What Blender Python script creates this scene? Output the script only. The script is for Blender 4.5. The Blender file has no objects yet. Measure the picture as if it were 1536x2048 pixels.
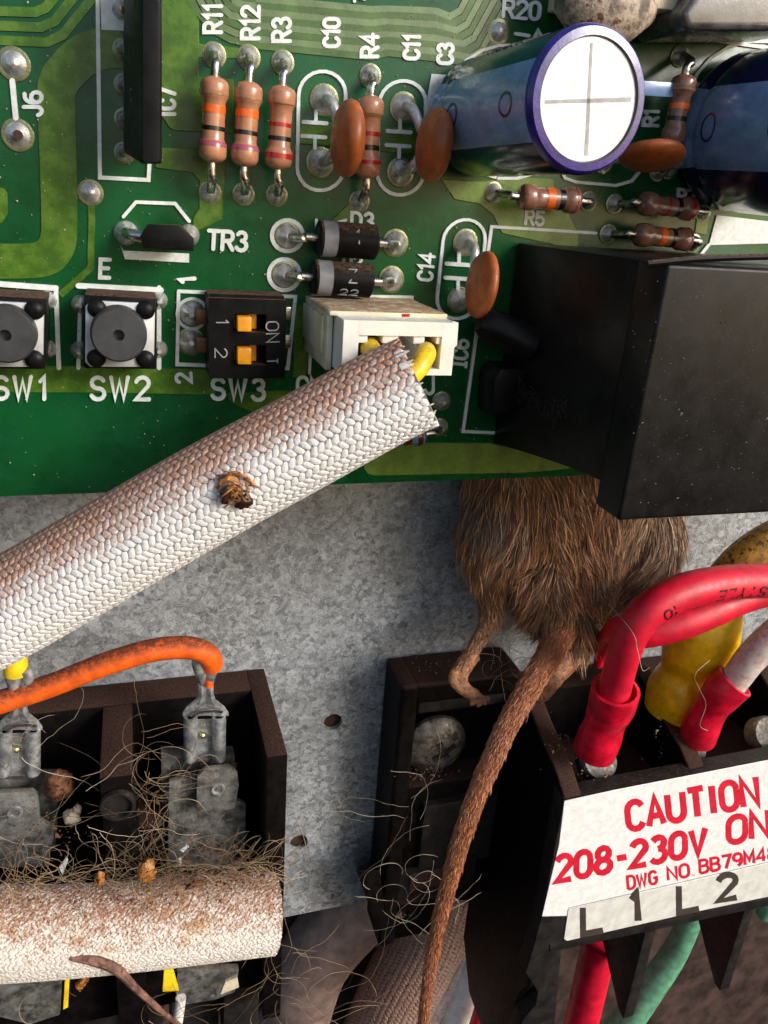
import bpy, bmesh, math, random
import numpy as np
from mathutils import Vector, Matrix, noise
random.seed(7); rng = np.random.default_rng(7)
scene = bpy.context.scene
COL = scene.collection

# ---------------------------------------------------------------- camera, sky, sun, exposure
# world frame: the circuit board lies in the plane y = 0, x to the right, z up, viewer on the -y side.
# one unit is about 3.7 mm; "h" everywhere is the height above the board's face (h = -y)
FOC, DIST = 1580.0, 14.0
_n = np.array([-508., 664., -FOC]); _n /= np.linalg.norm(_n)
_x = np.array([5432., 234., -FOC]); _x -= _n*_x.dot(_n); _x /= np.linalg.norm(_x)
_N = -_n; _u = np.cross(_N, _x)
def _ray(px, py):
    d = np.array([px-768., -(py-1024.), -FOC]); return np.array([_x@d, -(_N@d), _u@d])
_w = _ray(768, 1024); CAM0 = np.array([-_w[0]*DIST/_w[1], -DIST, -_w[2]*DIST/_w[1]])
def V(px, py, h=0.0):
    """point of the place measured off the photograph: at height h above the board"""
    w = _ray(px, py); t = (DIST-h)/w[1]
    return Vector((CAM0[0]+w[0]*t, -h, CAM0[2]+w[2]*t))
cam = bpy.data.objects.new('camera', bpy.data.cameras.new('camera')); COL.objects.link(cam)
m = Matrix(((_x[0], _x[1], _x[2]), (-_N[0], -_N[1], -_N[2]), (_u[0], _u[1], _u[2]))).to_4x4()
m.translation = Vector(CAM0); cam.matrix_world = m
cam.data.sensor_fit = 'HORIZONTAL'; cam.data.sensor_width = 36; cam.data.lens = 36*FOC/1536
cam.data.clip_start = .1; cam.data.clip_end = 500
cam.data.dof.use_dof = True; cam.data.dof.focus_distance = 15.0; cam.data.dof.aperture_fstop = 0.25*36
scene.camera = cam
SUN = Vector((0.64, -0.68, 0.42)).normalized()
sun_el = math.asin(SUN.z); sun_az = math.atan2(SUN.x, SUN.y)
world = bpy.data.worlds.new("World"); scene.world = world; world.use_nodes = True
nt = world.node_tree; bg = nt.nodes['Background']
sky = nt.nodes.new('ShaderNodeTexSky'); sky.sky_type = 'NISHITA'; sky.sun_disc = False
sky.sun_elevation = sun_el; sky.sun_rotation = sun_az; sky.dust_density = 2.2; sky.air_density = 1.0; sky.ozone_density = 1.0
nt.links.new(sky.outputs[0], bg.inputs[0]); bg.inputs[1].default_value = 0.08
sl = bpy.data.lights.new('sun', 'SUN'); sl.energy = 1.5; sl.angle = math.radians(22); sl.color = (1, .97, .94)
so = bpy.data.objects.new('sun', sl); COL.objects.link(so); so.rotation_euler = SUN.to_track_quat('Z', 'Y').to_euler()
scene.view_settings.view_transform = 'Standard'; scene.view_settings.look = 'None'
scene.view_settings.exposure = 1.0; scene.view_settings.gamma = 1

# ---------------------------------------------------------------- helpers
def N3(h): return Vector((0, -h, 0))
class MB:
    def __init__(s): s.v = []; s.f = []
    def add(s, vs, fs):
        o = len(s.v); s.v += [tuple(p) for p in vs]; s.f += [tuple(i+o for i in f) for f in fs]; return s
    def loft(s, rings, cap0=True, cap1=True):
        n = len(rings[0]); vs = [p for r in rings for p in r]; fs = []
        for k in range(len(rings)-1):
            for i in range(n):
                j = (i+1) % n; fs.append((k*n+i, k*n+j, (k+1)*n+j, (k+1)*n+i))
        if cap0: fs.append(tuple(reversed(range(n))))
        if cap1: fs.append(tuple((len(rings)-1)*n+i for i in range(n)))
        return s.add(vs, fs)
    def prism(s, pts, h0, h1):
        """outline pts (board x, z) between heights h0 and h1"""
        return s.loft([[Vector((p[0], -h0, p[1])) for p in pts], [Vector((p[0], -h1, p[1])) for p in pts]])
    def pxprism(s, px, htop, hbot, hm=None):
        hm = htop if hm is None else hm
        return s.prism([(V(a, b, hm).x, V(a, b, hm).z) for a, b in px], hbot, htop)
    def box(s, x0, x1, z0, z1, h0, h1): return s.prism([(x0, z0), (x1, z0), (x1, z1), (x0, z1)], h0, h1)
    def tube(s, pts, rad, n=12, caps=True, flat=1.0, k=4):
        pts = [Vector(p) for p in pts]
        if not hasattr(rad, '__len__'): rad = [rad]*len(pts)
        if k > 1 and len(pts) > 2: pts, rad = smooth(pts, rad, k)
        fr = frames(pts); rings = []
        for (p, t, a, b), r in zip(fr, rad):
            rings.append([p+a*(r*math.cos(2*math.pi*i/n))+b*(r*flat*math.sin(2*math.pi*i/n)) for i in range(n)])
        return s.loft(rings, caps, caps)
    def lathe(s, p0, p1, prof, n=20, cap0=True, cap1=True):
        p0 = Vector(p0); p1 = Vector(p1); ax = (p1-p0); L = ax.length; ax.normalize()
        a = ax.orthogonal().normalized(); b = ax.cross(a); rings = []
        for t, r in prof:
            c = p0+ax*(t*L); rings.append([c+a*(r*math.cos(2*math.pi*i/n))+b*(r*math.sin(2*math.pi*i/n)) for i in range(n)])
        return s.loft(rings, cap0, cap1)
def smooth(pts, rad, k=4):
    P = [pts[0]*2-pts[1]]+pts+[pts[-1]*2-pts[-2]]; R = [rad[0]]+list(rad)+[rad[-1]]; op = []; orr = []
    for i in range(1, len(P)-2):
        for q in range(k):
            t = q/k; a, b, c, d = P[i-1:i+3]
            op.append(0.5*((2*b)+(c-a)*t+(2*a-5*b+4*c-d)*t*t+(3*b-a-3*c+d)*t**3)); orr.append(R[i]*(1-t)+R[i+1]*t)
    op.append(P[-2]); orr.append(R[-2]); return op, orr
def frames(pts):
    out = []; a = None
    for i, p in enumerate(pts):
        t = (pts[min(i+1, len(pts)-1)]-pts[max(i-1, 0)]).normalized()
        if a is None: a = t.cross(Vector((0, 1, 0.01))).normalized()
        a = (a-t*a.dot(t)).normalized(); out.append((p, t, a, t.cross(a)))
    return out
OFF = {}
def root_of(o): return OFF.get(o.name, Vector((0, 0, 0)))
def part(name, mb, mat, parent=None, bevel=0.0, seg=2, label=None, sharp=38, kind=None):
    off = root_of(parent) if parent else Vector((0, 0, 0))
    if name in ('husk', 'shell', 'head', 'pellet', 'chip', 'tablecloth'): sharp = 120
    me = bpy.data.meshes.new(name)
    me.from_pydata([(x-off.x, y-off.y, z-off.z) for x, y, z in mb.v], [], mb.f)
    bm = bmesh.new(); bm.from_mesh(me)
    bmesh.ops.recalc_face_normals(bm, faces=bm.faces)
    if bevel > 0:
        es = [e for e in bm.edges if len(e.link_faces) == 2 and e.calc_face_angle(0) > math.radians(25)]
        bmesh.ops.bevel(bm, geom=es, offset=bevel, segments=seg, affect='EDGES', profile=.6, clamp_overlap=True)
    bm.to_mesh(me); bm.free()
    me.polygons.foreach_set('use_smooth', [True]*len(me.polygons)); me.set_sharp_from_angle(angle=math.radians(sharp))
    o = bpy.data.objects.new(name, me); COL.objects.link(o); me.materials.append(mat)
    if parent: o.parent = parent
    OFF[o.name] = off
    if label: o['label'] = label
    if kind: o['kind'] = kind
    return o
def thing(name, label, cat, loc, group=None):
    o = bpy.data.objects.new(name, None); COL.objects.link(o); o.location = loc; o.empty_display_size = .2
    o['label'] = label; o['category'] = cat
    if group: o['group'] = group
    OFF[o.name] = Vector(loc); return o
def tag(o, label, cat, group=None, kind=None):
    if label: o['label'] = label
    if cat: o['category'] = cat
    if group: o['group'] = group
    if kind: o['kind'] = kind
    return o

# ---------------------------------------------------------------- materials
def mat(name, col, rough=.5, metal=0., var=.12, vs=3., bump=0., bs=25., dust=0., dcol=(.16, .085, .05), spec=.5, coat=0., col2=None, c2s=6., c2t=.55, c2w=.05,
        sss=0., trans=0., aniso=None, dts=14., dup=.35, fleck=0., fcol=(.6, .55, .48)):
    m = bpy.data.materials.new(name); m.use_nodes = True; t = m.node_tree; N = t.nodes; L = t.links.new
    b = N['Principled BSDF']; tc = N.new('ShaderNodeTexCoord')
    def noise_(scale, detail=5., rough_=.6, dist=0.):
        q = N.new('ShaderNodeTexNoise'); q.inputs['Scale'].default_value = scale; q.inputs['Detail'].default_value = detail
        q.inputs['Roughness'].default_value = rough_; q.inputs['Distortion'].default_value = dist; L(tc.outputs['Object'], q.inputs['Vector']); return q.outputs['Fac']
    def mr(v, a, b_, c=0., d=1.):
        q = N.new('ShaderNodeMapRange'); q.interpolation_type = 'SMOOTHSTEP'; L(v, q.inputs[0])
        for i, z in enumerate((a, b_, c, d)): q.inputs[i+1].default_value = z
        return q.outputs[0]
    def mix(f, a, b_):
        q = N.new('ShaderNodeMix'); q.data_type = 'RGBA'
        if isinstance(f, float): q.inputs[0].default_value = f
        else: L(f, q.inputs[0])
        for s_, z in ((6, a), (7, b_)):
            if isinstance(z, tuple): q.inputs[s_].default_value = (*z, 1)
            else: L(z, q.inputs[s_])
        return q.outputs[2]
    def ma(op, a, b_):
        q = N.new('ShaderNodeMath'); q.operation = op
        for i, z in enumerate((a, b_)):
            if isinstance(z, (int, float)): q.inputs[i].default_value = z
            else: L(z, q.inputs[i])
        return q.outputs[0]
    lo = tuple(c*(1-var*2) for c in col); hi = tuple(min(1, c*(1+var*2)) for c in col)
    c = mix(mr(noise_(vs), .3, .7), lo, hi)
    if col2: c = mix(mr(noise_(c2s, 8., .7), c2t-c2w, c2t+c2w), c, col2)
    if fleck > 0: c = mix(mr(noise_(60., 2.), .74-fleck*.1, .78-fleck*.1), c, fcol)
    r = mr(noise_(vs*3), .2, .8, max(0.02, rough*.8), min(1, rough*1.25))
    if dust > 0:
        g = N.new('ShaderNodeNewGeometry'); sx = N.new('ShaderNodeSeparateXYZ'); L(g.outputs['Normal'], sx.inputs[0])
        up = mr(sx.outputs['Z'], dup-.35, dup+.4)
        f = ma('MULTIPLY', up, mr(noise_(dts, 8., .75), .62-dust*.4, .78-dust*.3))
        thin = mr(noise_(dts*2.2, 6., .7), .56, .72, 0., .07*dust)
        f = ma('MINIMUM', ma('ADD', f, thin), 1.)
        dc = mix(mr(noise_(38., 4., .8), .36, .66), tuple(x*.4 for x in dcol), tuple(min(1, x*2.1) for x in dcol))
        c = mix(f, c, dc); r = ma('ADD', ma('MULTIPLY', r, ma('SUBTRACT', 1., f)), ma('MULTIPLY', f, .95))
        if metal: L(ma('MULTIPLY', ma('SUBTRACT', 1., f), metal), b.inputs['Metallic'])
    L(c, b.inputs['Base Color']); L(r, b.inputs['Roughness'])
    if not (dust > 0 and metal): b.inputs['Metallic'].default_value = metal
    b.inputs['Specular IOR Level'].default_value = spec
    b.inputs['Coat Weight'].default_value = coat; b.inputs['Coat Roughness'].default_value = .12
    if sss: b.inputs['Subsurface Weight'].default_value = sss; b.inputs['Subsurface Radius'].default_value = (.3, .22, .12); b.inputs['Subsurface Scale'].default_value = .6
    if trans: b.inputs['Transmission Weight'].default_value = trans
    if bump or dust:
        q = N.new('ShaderNodeBump'); q.inputs['Strength'].default_value = max(bump, .25*dust); q.inputs['Distance'].default_value = .03
        L(ma('ADD', noise_(bs, 6., .65), ma('MULTIPLY', noise_(bs*3.3, 3.), .4)), q.inputs['Height']); L(q.outputs[0], b.inputs['Normal'])
    return m
MT = {}
MT['mask'] = mat('solder_mask_green', (.0045, .076, .018), .26, spec=.38, var=.15, vs=.9, bump=.06, bs=9, dust=.0, coat=.08, col2=(.008, .09, .03), c2s=2.2, c2w=.2, fleck=.12, fcol=(.14, .22, .13))
MT['trace'] = mat('masked_copper', (.05, .13, .01), .3, var=.12, vs=3, bump=.12, bs=16, spec=.35, coat=.08, col2=(.095, .18, .02), c2s=3, c2w=.1, fleck=.1, fcol=(.2, .28, .1))
MT['trace2'] = mat('light_copper_and_glare', (.13, .22, .035), .28, var=.12, vs=3, bump=.12, bs=12, spec=.4, coat=.1, fleck=.1, fcol=(.3, .33, .2))
MT['edge'] = mat('board_laminate', (.05, .12, .05), .6)
MT['silk'] = mat('white_silkscreen', (.72, .76, .74), .5, var=.06, vs=8, col2=(.45, .52, .46), c2s=9, c2t=.64, bump=.1, bs=40)
MT['solder'] = mat('solder', (.62, .61, .58), .36, .65, var=.15, vs=9, bump=.3, bs=9, col2=(.3, .24, .17), c2s=7, c2t=.6)
MT['flux'] = mat('flux_ring', (.2, .21, .1), .2, .4, var=.2, bump=.3, bs=12, coat=.4)
MT['lead'] = mat('tinned_lead', (.55, .52, .48), .28, 1., var=.2, vs=7, bump=.15, bs=20, col2=(.3, .2, .12), c2s=5, c2t=.6)
MT['tan'] = mat('resistor_tan', (.43, .19, .1), .28, var=.08, vs=5, bump=.1, bs=12, coat=.5, fleck=.25, fcol=(.5, .33, .24), dust=.25, dcol=(.3, .15, .09))
MT['pink'] = mat('resistor_pink', (.42, .16, .13), .28, var=.08, vs=5, bump=.1, coat=.5, dust=.2, dcol=(.3, .15, .09))
MT['brownres'] = mat('resistor_brown', (.25, .115, .075), .22, var=.1, vs=5, bump=.08, coat=.6)
MT['bluer'] = mat('resistor_blue', (.16, .3, .42), .3, coat=.4)
for k, c in dict(orange=(.85, .13, .01), red=(.4, .012, .012), black=(.01, .01, .01), violet=(.33, .07, .11), brown=(.1, .02, .012), gold=(.3, .17, .07), pinkb=(.4, .1, .1)).items():
    MT['b_'+k] = mat('band_'+k, c, .28, var=.08, vs=8, coat=.4)
MT['ceramic'] = mat('orange_ceramic', (.46, .115, .028), .4, var=.15, vs=3, bump=.12, bs=30, dust=.35, dcol=(.24, .1, .05), col2=(.34, .08, .02), c2s=5, c2t=.6)
MT['black'] = mat('black_plastic', (.007, .007, .008), .36, spec=.14, var=.2, bump=.12, bs=60, fleck=.35, fcol=(.1, .09, .08))
MT['blackdust'] = mat('dusty_black_plastic', (.006, .006, .006), .38, spec=.1, var=.2, bump=.15, bs=60, dust=.7, dcol=(.13, .075, .05), fleck=.15, fcol=(.12, .09, .07), dup=.6)
MT['relay'] = mat('relay_black', (.008, .008, .0085), .36, spec=.18, var=.15, vs=1.5, bump=.05, bs=50, fleck=.42, fcol=(.2, .17, .15), col2=(.014, .013, .013), c2s=1.5, c2w=.15)
MT['bake'] = mat('terminal_phenolic', (.005, .004, .004), .42, spec=.09, var=.25, vs=4, bump=.3, bs=40, dust=1.0, dcol=(.045, .024, .018), fleck=.28, fcol=(.12, .075, .05), dup=.45)
MT['greyface'] = mat('terminal_front', (.018, .016, .015), .45, spec=.2, var=.2, bump=.2, bs=50, fleck=.3, fcol=(.16, .13, .1), dust=.3, dcol=(.1, .05, .035))
MT['steel'] = mat('bright_steel', (.5, .5, .5), .3, 1., var=.15, vs=5, bump=.12, bs=18, col2=(.3, .3, .3), c2s=6)
MT['dullsteel'] = mat('dull_tin', (.4, .42, .43), .42, .6, var=.25, vs=4, bump=.3, bs=18, col2=(.24, .25, .25), c2s=5, dust=.2, dcol=(.15, .1, .06))
MT['oldmetal'] = mat('grimy_plate', (.15, .15, .14), .55, .5, var=.35, vs=3, bump=.6, bs=14, dust=.5, dcol=(.14, .095, .055), col2=(.3, .31, .31), c2s=4, c2t=.6, c2w=.1)
MT['plate'] = mat('switch_plate', (.62, .64, .66), .4, .5, var=.05, vs=2, bump=.05, dust=.12)
MT['button'] = mat('button_grey', (.035, .036, .038), .6, bump=.15, bs=40, dust=.2)
MT['orangep'] = mat('orange_slider', (.85, .33, .01), .4, sss=.15, dust=.2, dcol=(.5, .2, .04))
MT['cream'] = mat('cream_nylon', (.7, .66, .5), .42, var=.06, sss=.35, dust=.7, dcol=(.3, .17, .09), col2=(.62, .52, .25), c2s=1.1, c2t=.55, c2w=.15, dts=5, dup=.6)
MT['white'] = mat('white_nylon', (.8, .78, .7), .4, var=.04, sss=.25, dust=.25, dcol=(.55, .38, .27), bump=.04, dup=.6)
MT['yellow'] = mat('yellow_insulation', (.82, .56, .02), .36, var=.12, dust=.35, dcol=(.35, .14, .02), bump=.1, bs=14, sss=.1)
MT['yellowt'] = mat('yellow_terminal', (.8, .48, .004), .33, var=.1, vs=3, bump=.15, bs=8, sss=.1, col2=(.45, .2, .01), c2s=5, c2t=.64, dust=.1, dcol=(.3, .13, .02))
MT['ochre'] = mat('dirty_yellow_wire', (.42, .2, .02), .5, var=.25, bump=.6, bs=10, col2=(.03, .015, .01), c2s=8, c2t=.56)
MT['red'] = mat('red_insulation', (.6, .006, .03), .46, var=.12, vs=2, bump=.12, bs=14, sss=.08, dust=.15, dcol=(.25, .02, .02))
MT['redt'] = mat('red_ferrule', (.6, .006, .03), .32, var=.15, vs=3, bump=.15, bs=12, sss=.1, coat=.2, fleck=.15, fcol=(.7, .2, .2))
MT['darkredink'] = mat('dark_red_print', (.07, .002, .004), .6)
MT['orange'] = mat('orange_insulation', (.8, .12, .008), .48, var=.12, bump=.35, bs=18, dust=.75, dcol=(.13, .03, .012), dup=.45, dts=8)
MT['pinkwire'] = mat('white_wire_stained', (.72, .62, .56), .4, var=.08, bump=.1, col2=(.5, .2, .15), c2s=4, c2t=.6, c2w=.15, dust=.3, dcol=(.3, .07, .05))
MT['whitewire'] = mat('white_wire', (.72, .7, .66), .4, var=.08, dust=.3)
MT['green'] = mat('green_insulation', (.12, .32, .2), .45, var=.15, bump=.15, dust=.2)
MT['label'] = mat('white_label', (.8, .8, .79), .4, var=.05, vs=5, col2=(.62, .54, .38), c2s=4, c2t=.66, c2w=.08, bump=.2, bs=18, fleck=.25, fcol=(.35, .25, .15))
MT['redink'] = mat('red_ink', (.6, .01, .035), .5, var=.08)
MT['blackink'] = mat('black_ink', (.05, .035, .03), .55, var=.1)
MT['greyink'] = mat('grey_print', (.3, .3, .3), .6)
MT['capblue'] = mat('capacitor_sleeve', (.014, .014, .06), .2, var=.1, coat=.35, bump=.05, bs=6)
MT['capstripe'] = mat('capacitor_stripe', (.2, .3, .5), .25, var=.08, coat=.4, bump=.05, bs=6)
MT['caprim'] = mat('capacitor_rim', (.03, .018, .2), .3, var=.15, coat=.3, bump=.15, bs=10, fleck=.1, fcol=(.3, .4, .6))
MT['alu'] = mat('aluminium_top', (.6, .6, .6), .5, .2, var=.06, vs=3, bump=.06, bs=14, col2=(.5, .5, .5), c2s=3, c2t=.62, c2w=.1)
MT['dioband'] = mat('diode_band', (.2, .2, .21), .4)
MT['seed'] = mat('brown_husk', (.16, .06, .02), .5, var=.4, vs=6, bump=1., bs=16, col2=(.03, .012, .008), c2s=8)
MT['pellet'] = mat('pale_pellet', (.55, .48, .36), .7, var=.1, bump=.6, bs=14)
MT['flake'] = mat('white_flake', (.75, .78, .82), .5)
MT['rustbit'] = mat('amber_husk', (.42, .17, .04), .35, var=.4, vs=8, bump=.8, bs=14, col2=(.06, .02, .01), c2s=9, coat=.2)
MT['darkbit'] = mat('dark_husk', (.03, .012, .01), .3, coat=.3)
MT['fiber'] = mat('lint_fibre', (.22, .15, .085), .6, var=.3, vs=.8)
MT['fiberw'] = mat('pale_fibre', (.42, .34, .25), .5, var=.2)
MT['tracehaze'] = mat('hazed_copper_fine', (.065, .13, .035), .28, var=.12, vs=3, bump=.1, spec=.4, coat=.1)  # fine traces, colour muted to paint in the sheen on the board
MT['tracehaze2'] = mat('hazed_copper_fine_light', (.12, .19, .075), .28, var=.12, vs=3, bump=.1, coat=.3)  # paler fine traces, greyed so the haze sits in the colour
MT['hole'] = mat('dark_hole_fill', (.05, .02, .014), .8)  # plain dark brown, behind the sheet holes and on the ear slot
MT['mauve'] = mat('brown_conduit', (.2, .14, .125), .5, var=.15, vs=2)
# special materials ------------------------------------------------------------
def galv():
    m = bpy.data.materials.new('galvanised_steel'); m.use_nodes = True; t = m.node_tree; N = t.nodes; L = t.links.new; b = N['Principled BSDF']
    tc = N.new('ShaderNodeTexCoord'); nz = N.new('ShaderNodeTexNoise'); nz.inputs['Scale'].default_value = 7; nz.inputs['Detail'].default_value = 4
    L(tc.outputs['Object'], nz.inputs['Vector'])
    vm = N.new('ShaderNodeVectorMath'); vm.operation = 'MULTIPLY_ADD'; L(nz.outputs['Color'], vm.inputs[0]); vm.inputs[1].default_value = (.35,)*3; L(tc.outputs['Object'], vm.inputs[2])
    cells = []
    for sc in (6.5, 13.):
        v = N.new('ShaderNodeTexVoronoi'); v.inputs['Scale'].default_value = sc; L(vm.outputs[0], v.inputs['Vector'])
        s = N.new('ShaderNodeSeparateColor'); L(v.outputs['Color'], s.inputs[0]); cells.append(s.outputs[0])
    a = N.new('ShaderNodeMath'); a.operation = 'ADD'; L(cells[0], a.inputs[0]); L(cells[1], a.inputs[1])
    r = N.new('ShaderNodeValToRGB'); r.color_ramp.elements[0].position = .1; r.color_ramp.elements[0].color = (.175, .185, .2, 1)
    r.color_ramp.elements[1].position = 1.; r.color_ramp.elements[1].color = (.5, .53, .56, 1)
    h = N.new('ShaderNodeMath'); h.operation = 'MULTIPLY'; h.inputs[1].default_value = .5; L(a.outputs[0], h.inputs[0]); L(h.outputs[0], r.inputs[0])
    n2 = N.new('ShaderNodeTexNoise'); n2.inputs['Scale'].default_value = .55; n2.inputs['Detail'].default_value = 7; L(tc.outputs['Object'], n2.inputs['Vector'])
    n4 = N.new('ShaderNodeTexNoise'); n4.inputs['Scale'].default_value = 6; n4.inputs['Detail'].default_value = 5; L(tc.outputs['Object'], n4.inputs['Vector'])
    mm = N.new('ShaderNodeMath'); mm.operation = 'MULTIPLY'; L(n2.outputs['Fac'], mm.inputs[0]); L(n4.outputs['Fac'], mm.inputs[1])
    mr = N.new('ShaderNodeMapRange'); L(mm.outputs[0], mr.inputs[0]); mr.inputs[1].default_value = .31; mr.inputs[2].default_value = .5; mr.inputs[4].default_value = .7
    mx = N.new('ShaderNodeMix'); mx.data_type = 'RGBA'; L(mr.outputs[0], mx.inputs[0]); L(r.outputs[0], mx.inputs[6]); mx.inputs[7].default_value = (.13, .125, .1, 1)
    L(mx.outputs[2], b.inputs['Base Color']); b.inputs['Metallic'].default_value = .25
    rr = N.new('ShaderNodeMapRange'); L(cells[0], rr.inputs[0]); rr.inputs[3].default_value = .38; rr.inputs[4].default_value = .62; L(rr.outputs[0], b.inputs['Roughness'])
    n3 = N.new('ShaderNodeTexNoise'); n3.inputs['Scale'].default_value = 22; L(tc.outputs['Object'], n3.inputs['Vector'])
    ad = N.new('ShaderNodeMath'); ad.operation = 'ADD'; L(n3.outputs['Fac'], ad.inputs[0]); L(h.outputs[0], ad.inputs[1])
    q = N.new('ShaderNodeBump'); q.inputs['Strength'].default_value = .35; q.inputs['Distance'].default_value = .03; L(ad.outputs[0], q.inputs['Height']); L(q.outputs[0], b.inputs['Normal'])
    return m
MT['galv'] = galv()
def sleeve_mat(name, base, dcol, lo, hi, spots, gr=1.5):
    """fibreglass sleeving: brown dust lies on its upper side (world-up normals of the tube, stored per vertex as 'up')"""
    m = bpy.data.materials.new(name); m.use_nodes = True; t = m.node_tree; N = t.nodes; L = t.links.new; b = N['Principled BSDF']
    tc = N.new('ShaderNodeTexCoord'); at = N.new('ShaderNodeAttribute'); at.attribute_name = 'up'
    def nz(s, d=6., ro=.7):
        n = N.new('ShaderNodeTexNoise'); n.inputs['Scale'].default_value = s; n.inputs['Detail'].default_value = d; n.inputs['Roughness'].default_value = ro; L(tc.outputs['Object'], n.inputs['Vector']); return n.outputs['Fac']
    def ma(op, a, c):
        q = N.new('ShaderNodeMath'); q.operation = op
        for i, z in enumerate((a, c)):
            if isinstance(z, (int, float)): q.inputs[i].default_value = z
            else: L(z, q.inputs[i])
        return q.outputs[0]
    def mr(v, a, c, d=0., e=1.):
        q = N.new('ShaderNodeMapRange'); q.interpolation_type = 'SMOOTHSTEP'; L(v, q.inputs[0])
        for i, z in enumerate((a, c, d, e)): q.inputs[i+1].default_value = z
        return q.outputs[0]
    def mix(f, a, c):
        q = N.new('ShaderNodeMix'); q.data_type = 'RGBA'; L(f, q.inputs[0])
        for s_, z in ((6, a), (7, c)):
            if isinstance(z, tuple): q.inputs[s_].default_value = (*z, 1)
            else: L(z, q.inputs[s_])
        return q.outputs[2]
    f = ma('ADD', at.outputs['Fac'], ma('MULTIPLY', ma('SUBTRACT', nz(1.3), .5), .7))
    f = ma('ADD', f, ma('MULTIPLY', ma('SUBTRACT', nz(16., 5., .8), .5), gr)); f = ma('ADD', f, ma('MULTIPLY', ma('SUBTRACT', nz(4.5, 4.), .5), gr*.45)); f = mr(f, lo, hi)
    dc = mix(mr(nz(26., 3.), .35, .65), tuple(x*.6 for x in dcol), tuple(min(1, x*1.6) for x in dcol))
    c = mix(mr(nz(2.), .35, .7), base, tuple(x*.9 for x in base)); c = mix(mr(nz(1.1, 5.), .56, .75, 0., spots), c, (.55, .36, .16))
    c = mix(mr(nz(21., 4.), .66, .73, 0., spots), c, (.2, .08, .05))
    c = mix(ma('MULTIPLY', f, .92), c, dc); L(c, b.inputs['Base Color']); b.inputs['Roughness'].default_value = .62
    b.inputs['Subsurface Weight'].default_value = .12; b.inputs['Subsurface Radius'].default_value = (.2, .16, .12); b.inputs['Subsurface Scale'].default_value = .4
    q = N.new('ShaderNodeBump'); q.inputs['Strength'].default_value = .5; q.inputs['Distance'].default_value = .025; L(ma('ADD', nz(30., 4.), nz(75., 2.)), q.inputs['Height']); L(q.outputs[0], b.inputs['Normal'])
    return m
MT['sleeve'] = sleeve_mat('white_fibreglass_braid', (.84, .82, .8), (.42, .2, .115), .0, .75, .15)
MT['sleeve2'] = sleeve_mat('stained_fibreglass', (.82, .75, .67), (.32, .145, .075), .3, 1.15, 1., 4.5)
MT['sleeve3'] = sleeve_mat('dusty_fibreglass', (.42, .32, .27), (.2, .095, .065), -.9, .5, .5)
def fur_mat(name):
    m = bpy.data.materials.new(name); m.use_nodes = True; t = m.node_tree; b = t.nodes['Principled BSDF']
    at = t.nodes.new('ShaderNodeAttribute'); at.attribute_name = 'tint'; t.links.new(at.outputs['Color'], b.inputs['Base Color'])
    b.inputs['Roughness'].default_value = .45; b.inputs['Specular IOR Level'].default_value = .4; return m
MT['fur'] = fur_mat('mouse_hair')
MT['skin'] = mat('mouse_skin', (.36, .15, .065), .6, var=.2, vs=5, bump=.7, bs=16, col2=(.16, .06, .035), c2s=6, c2t=.56)

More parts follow.
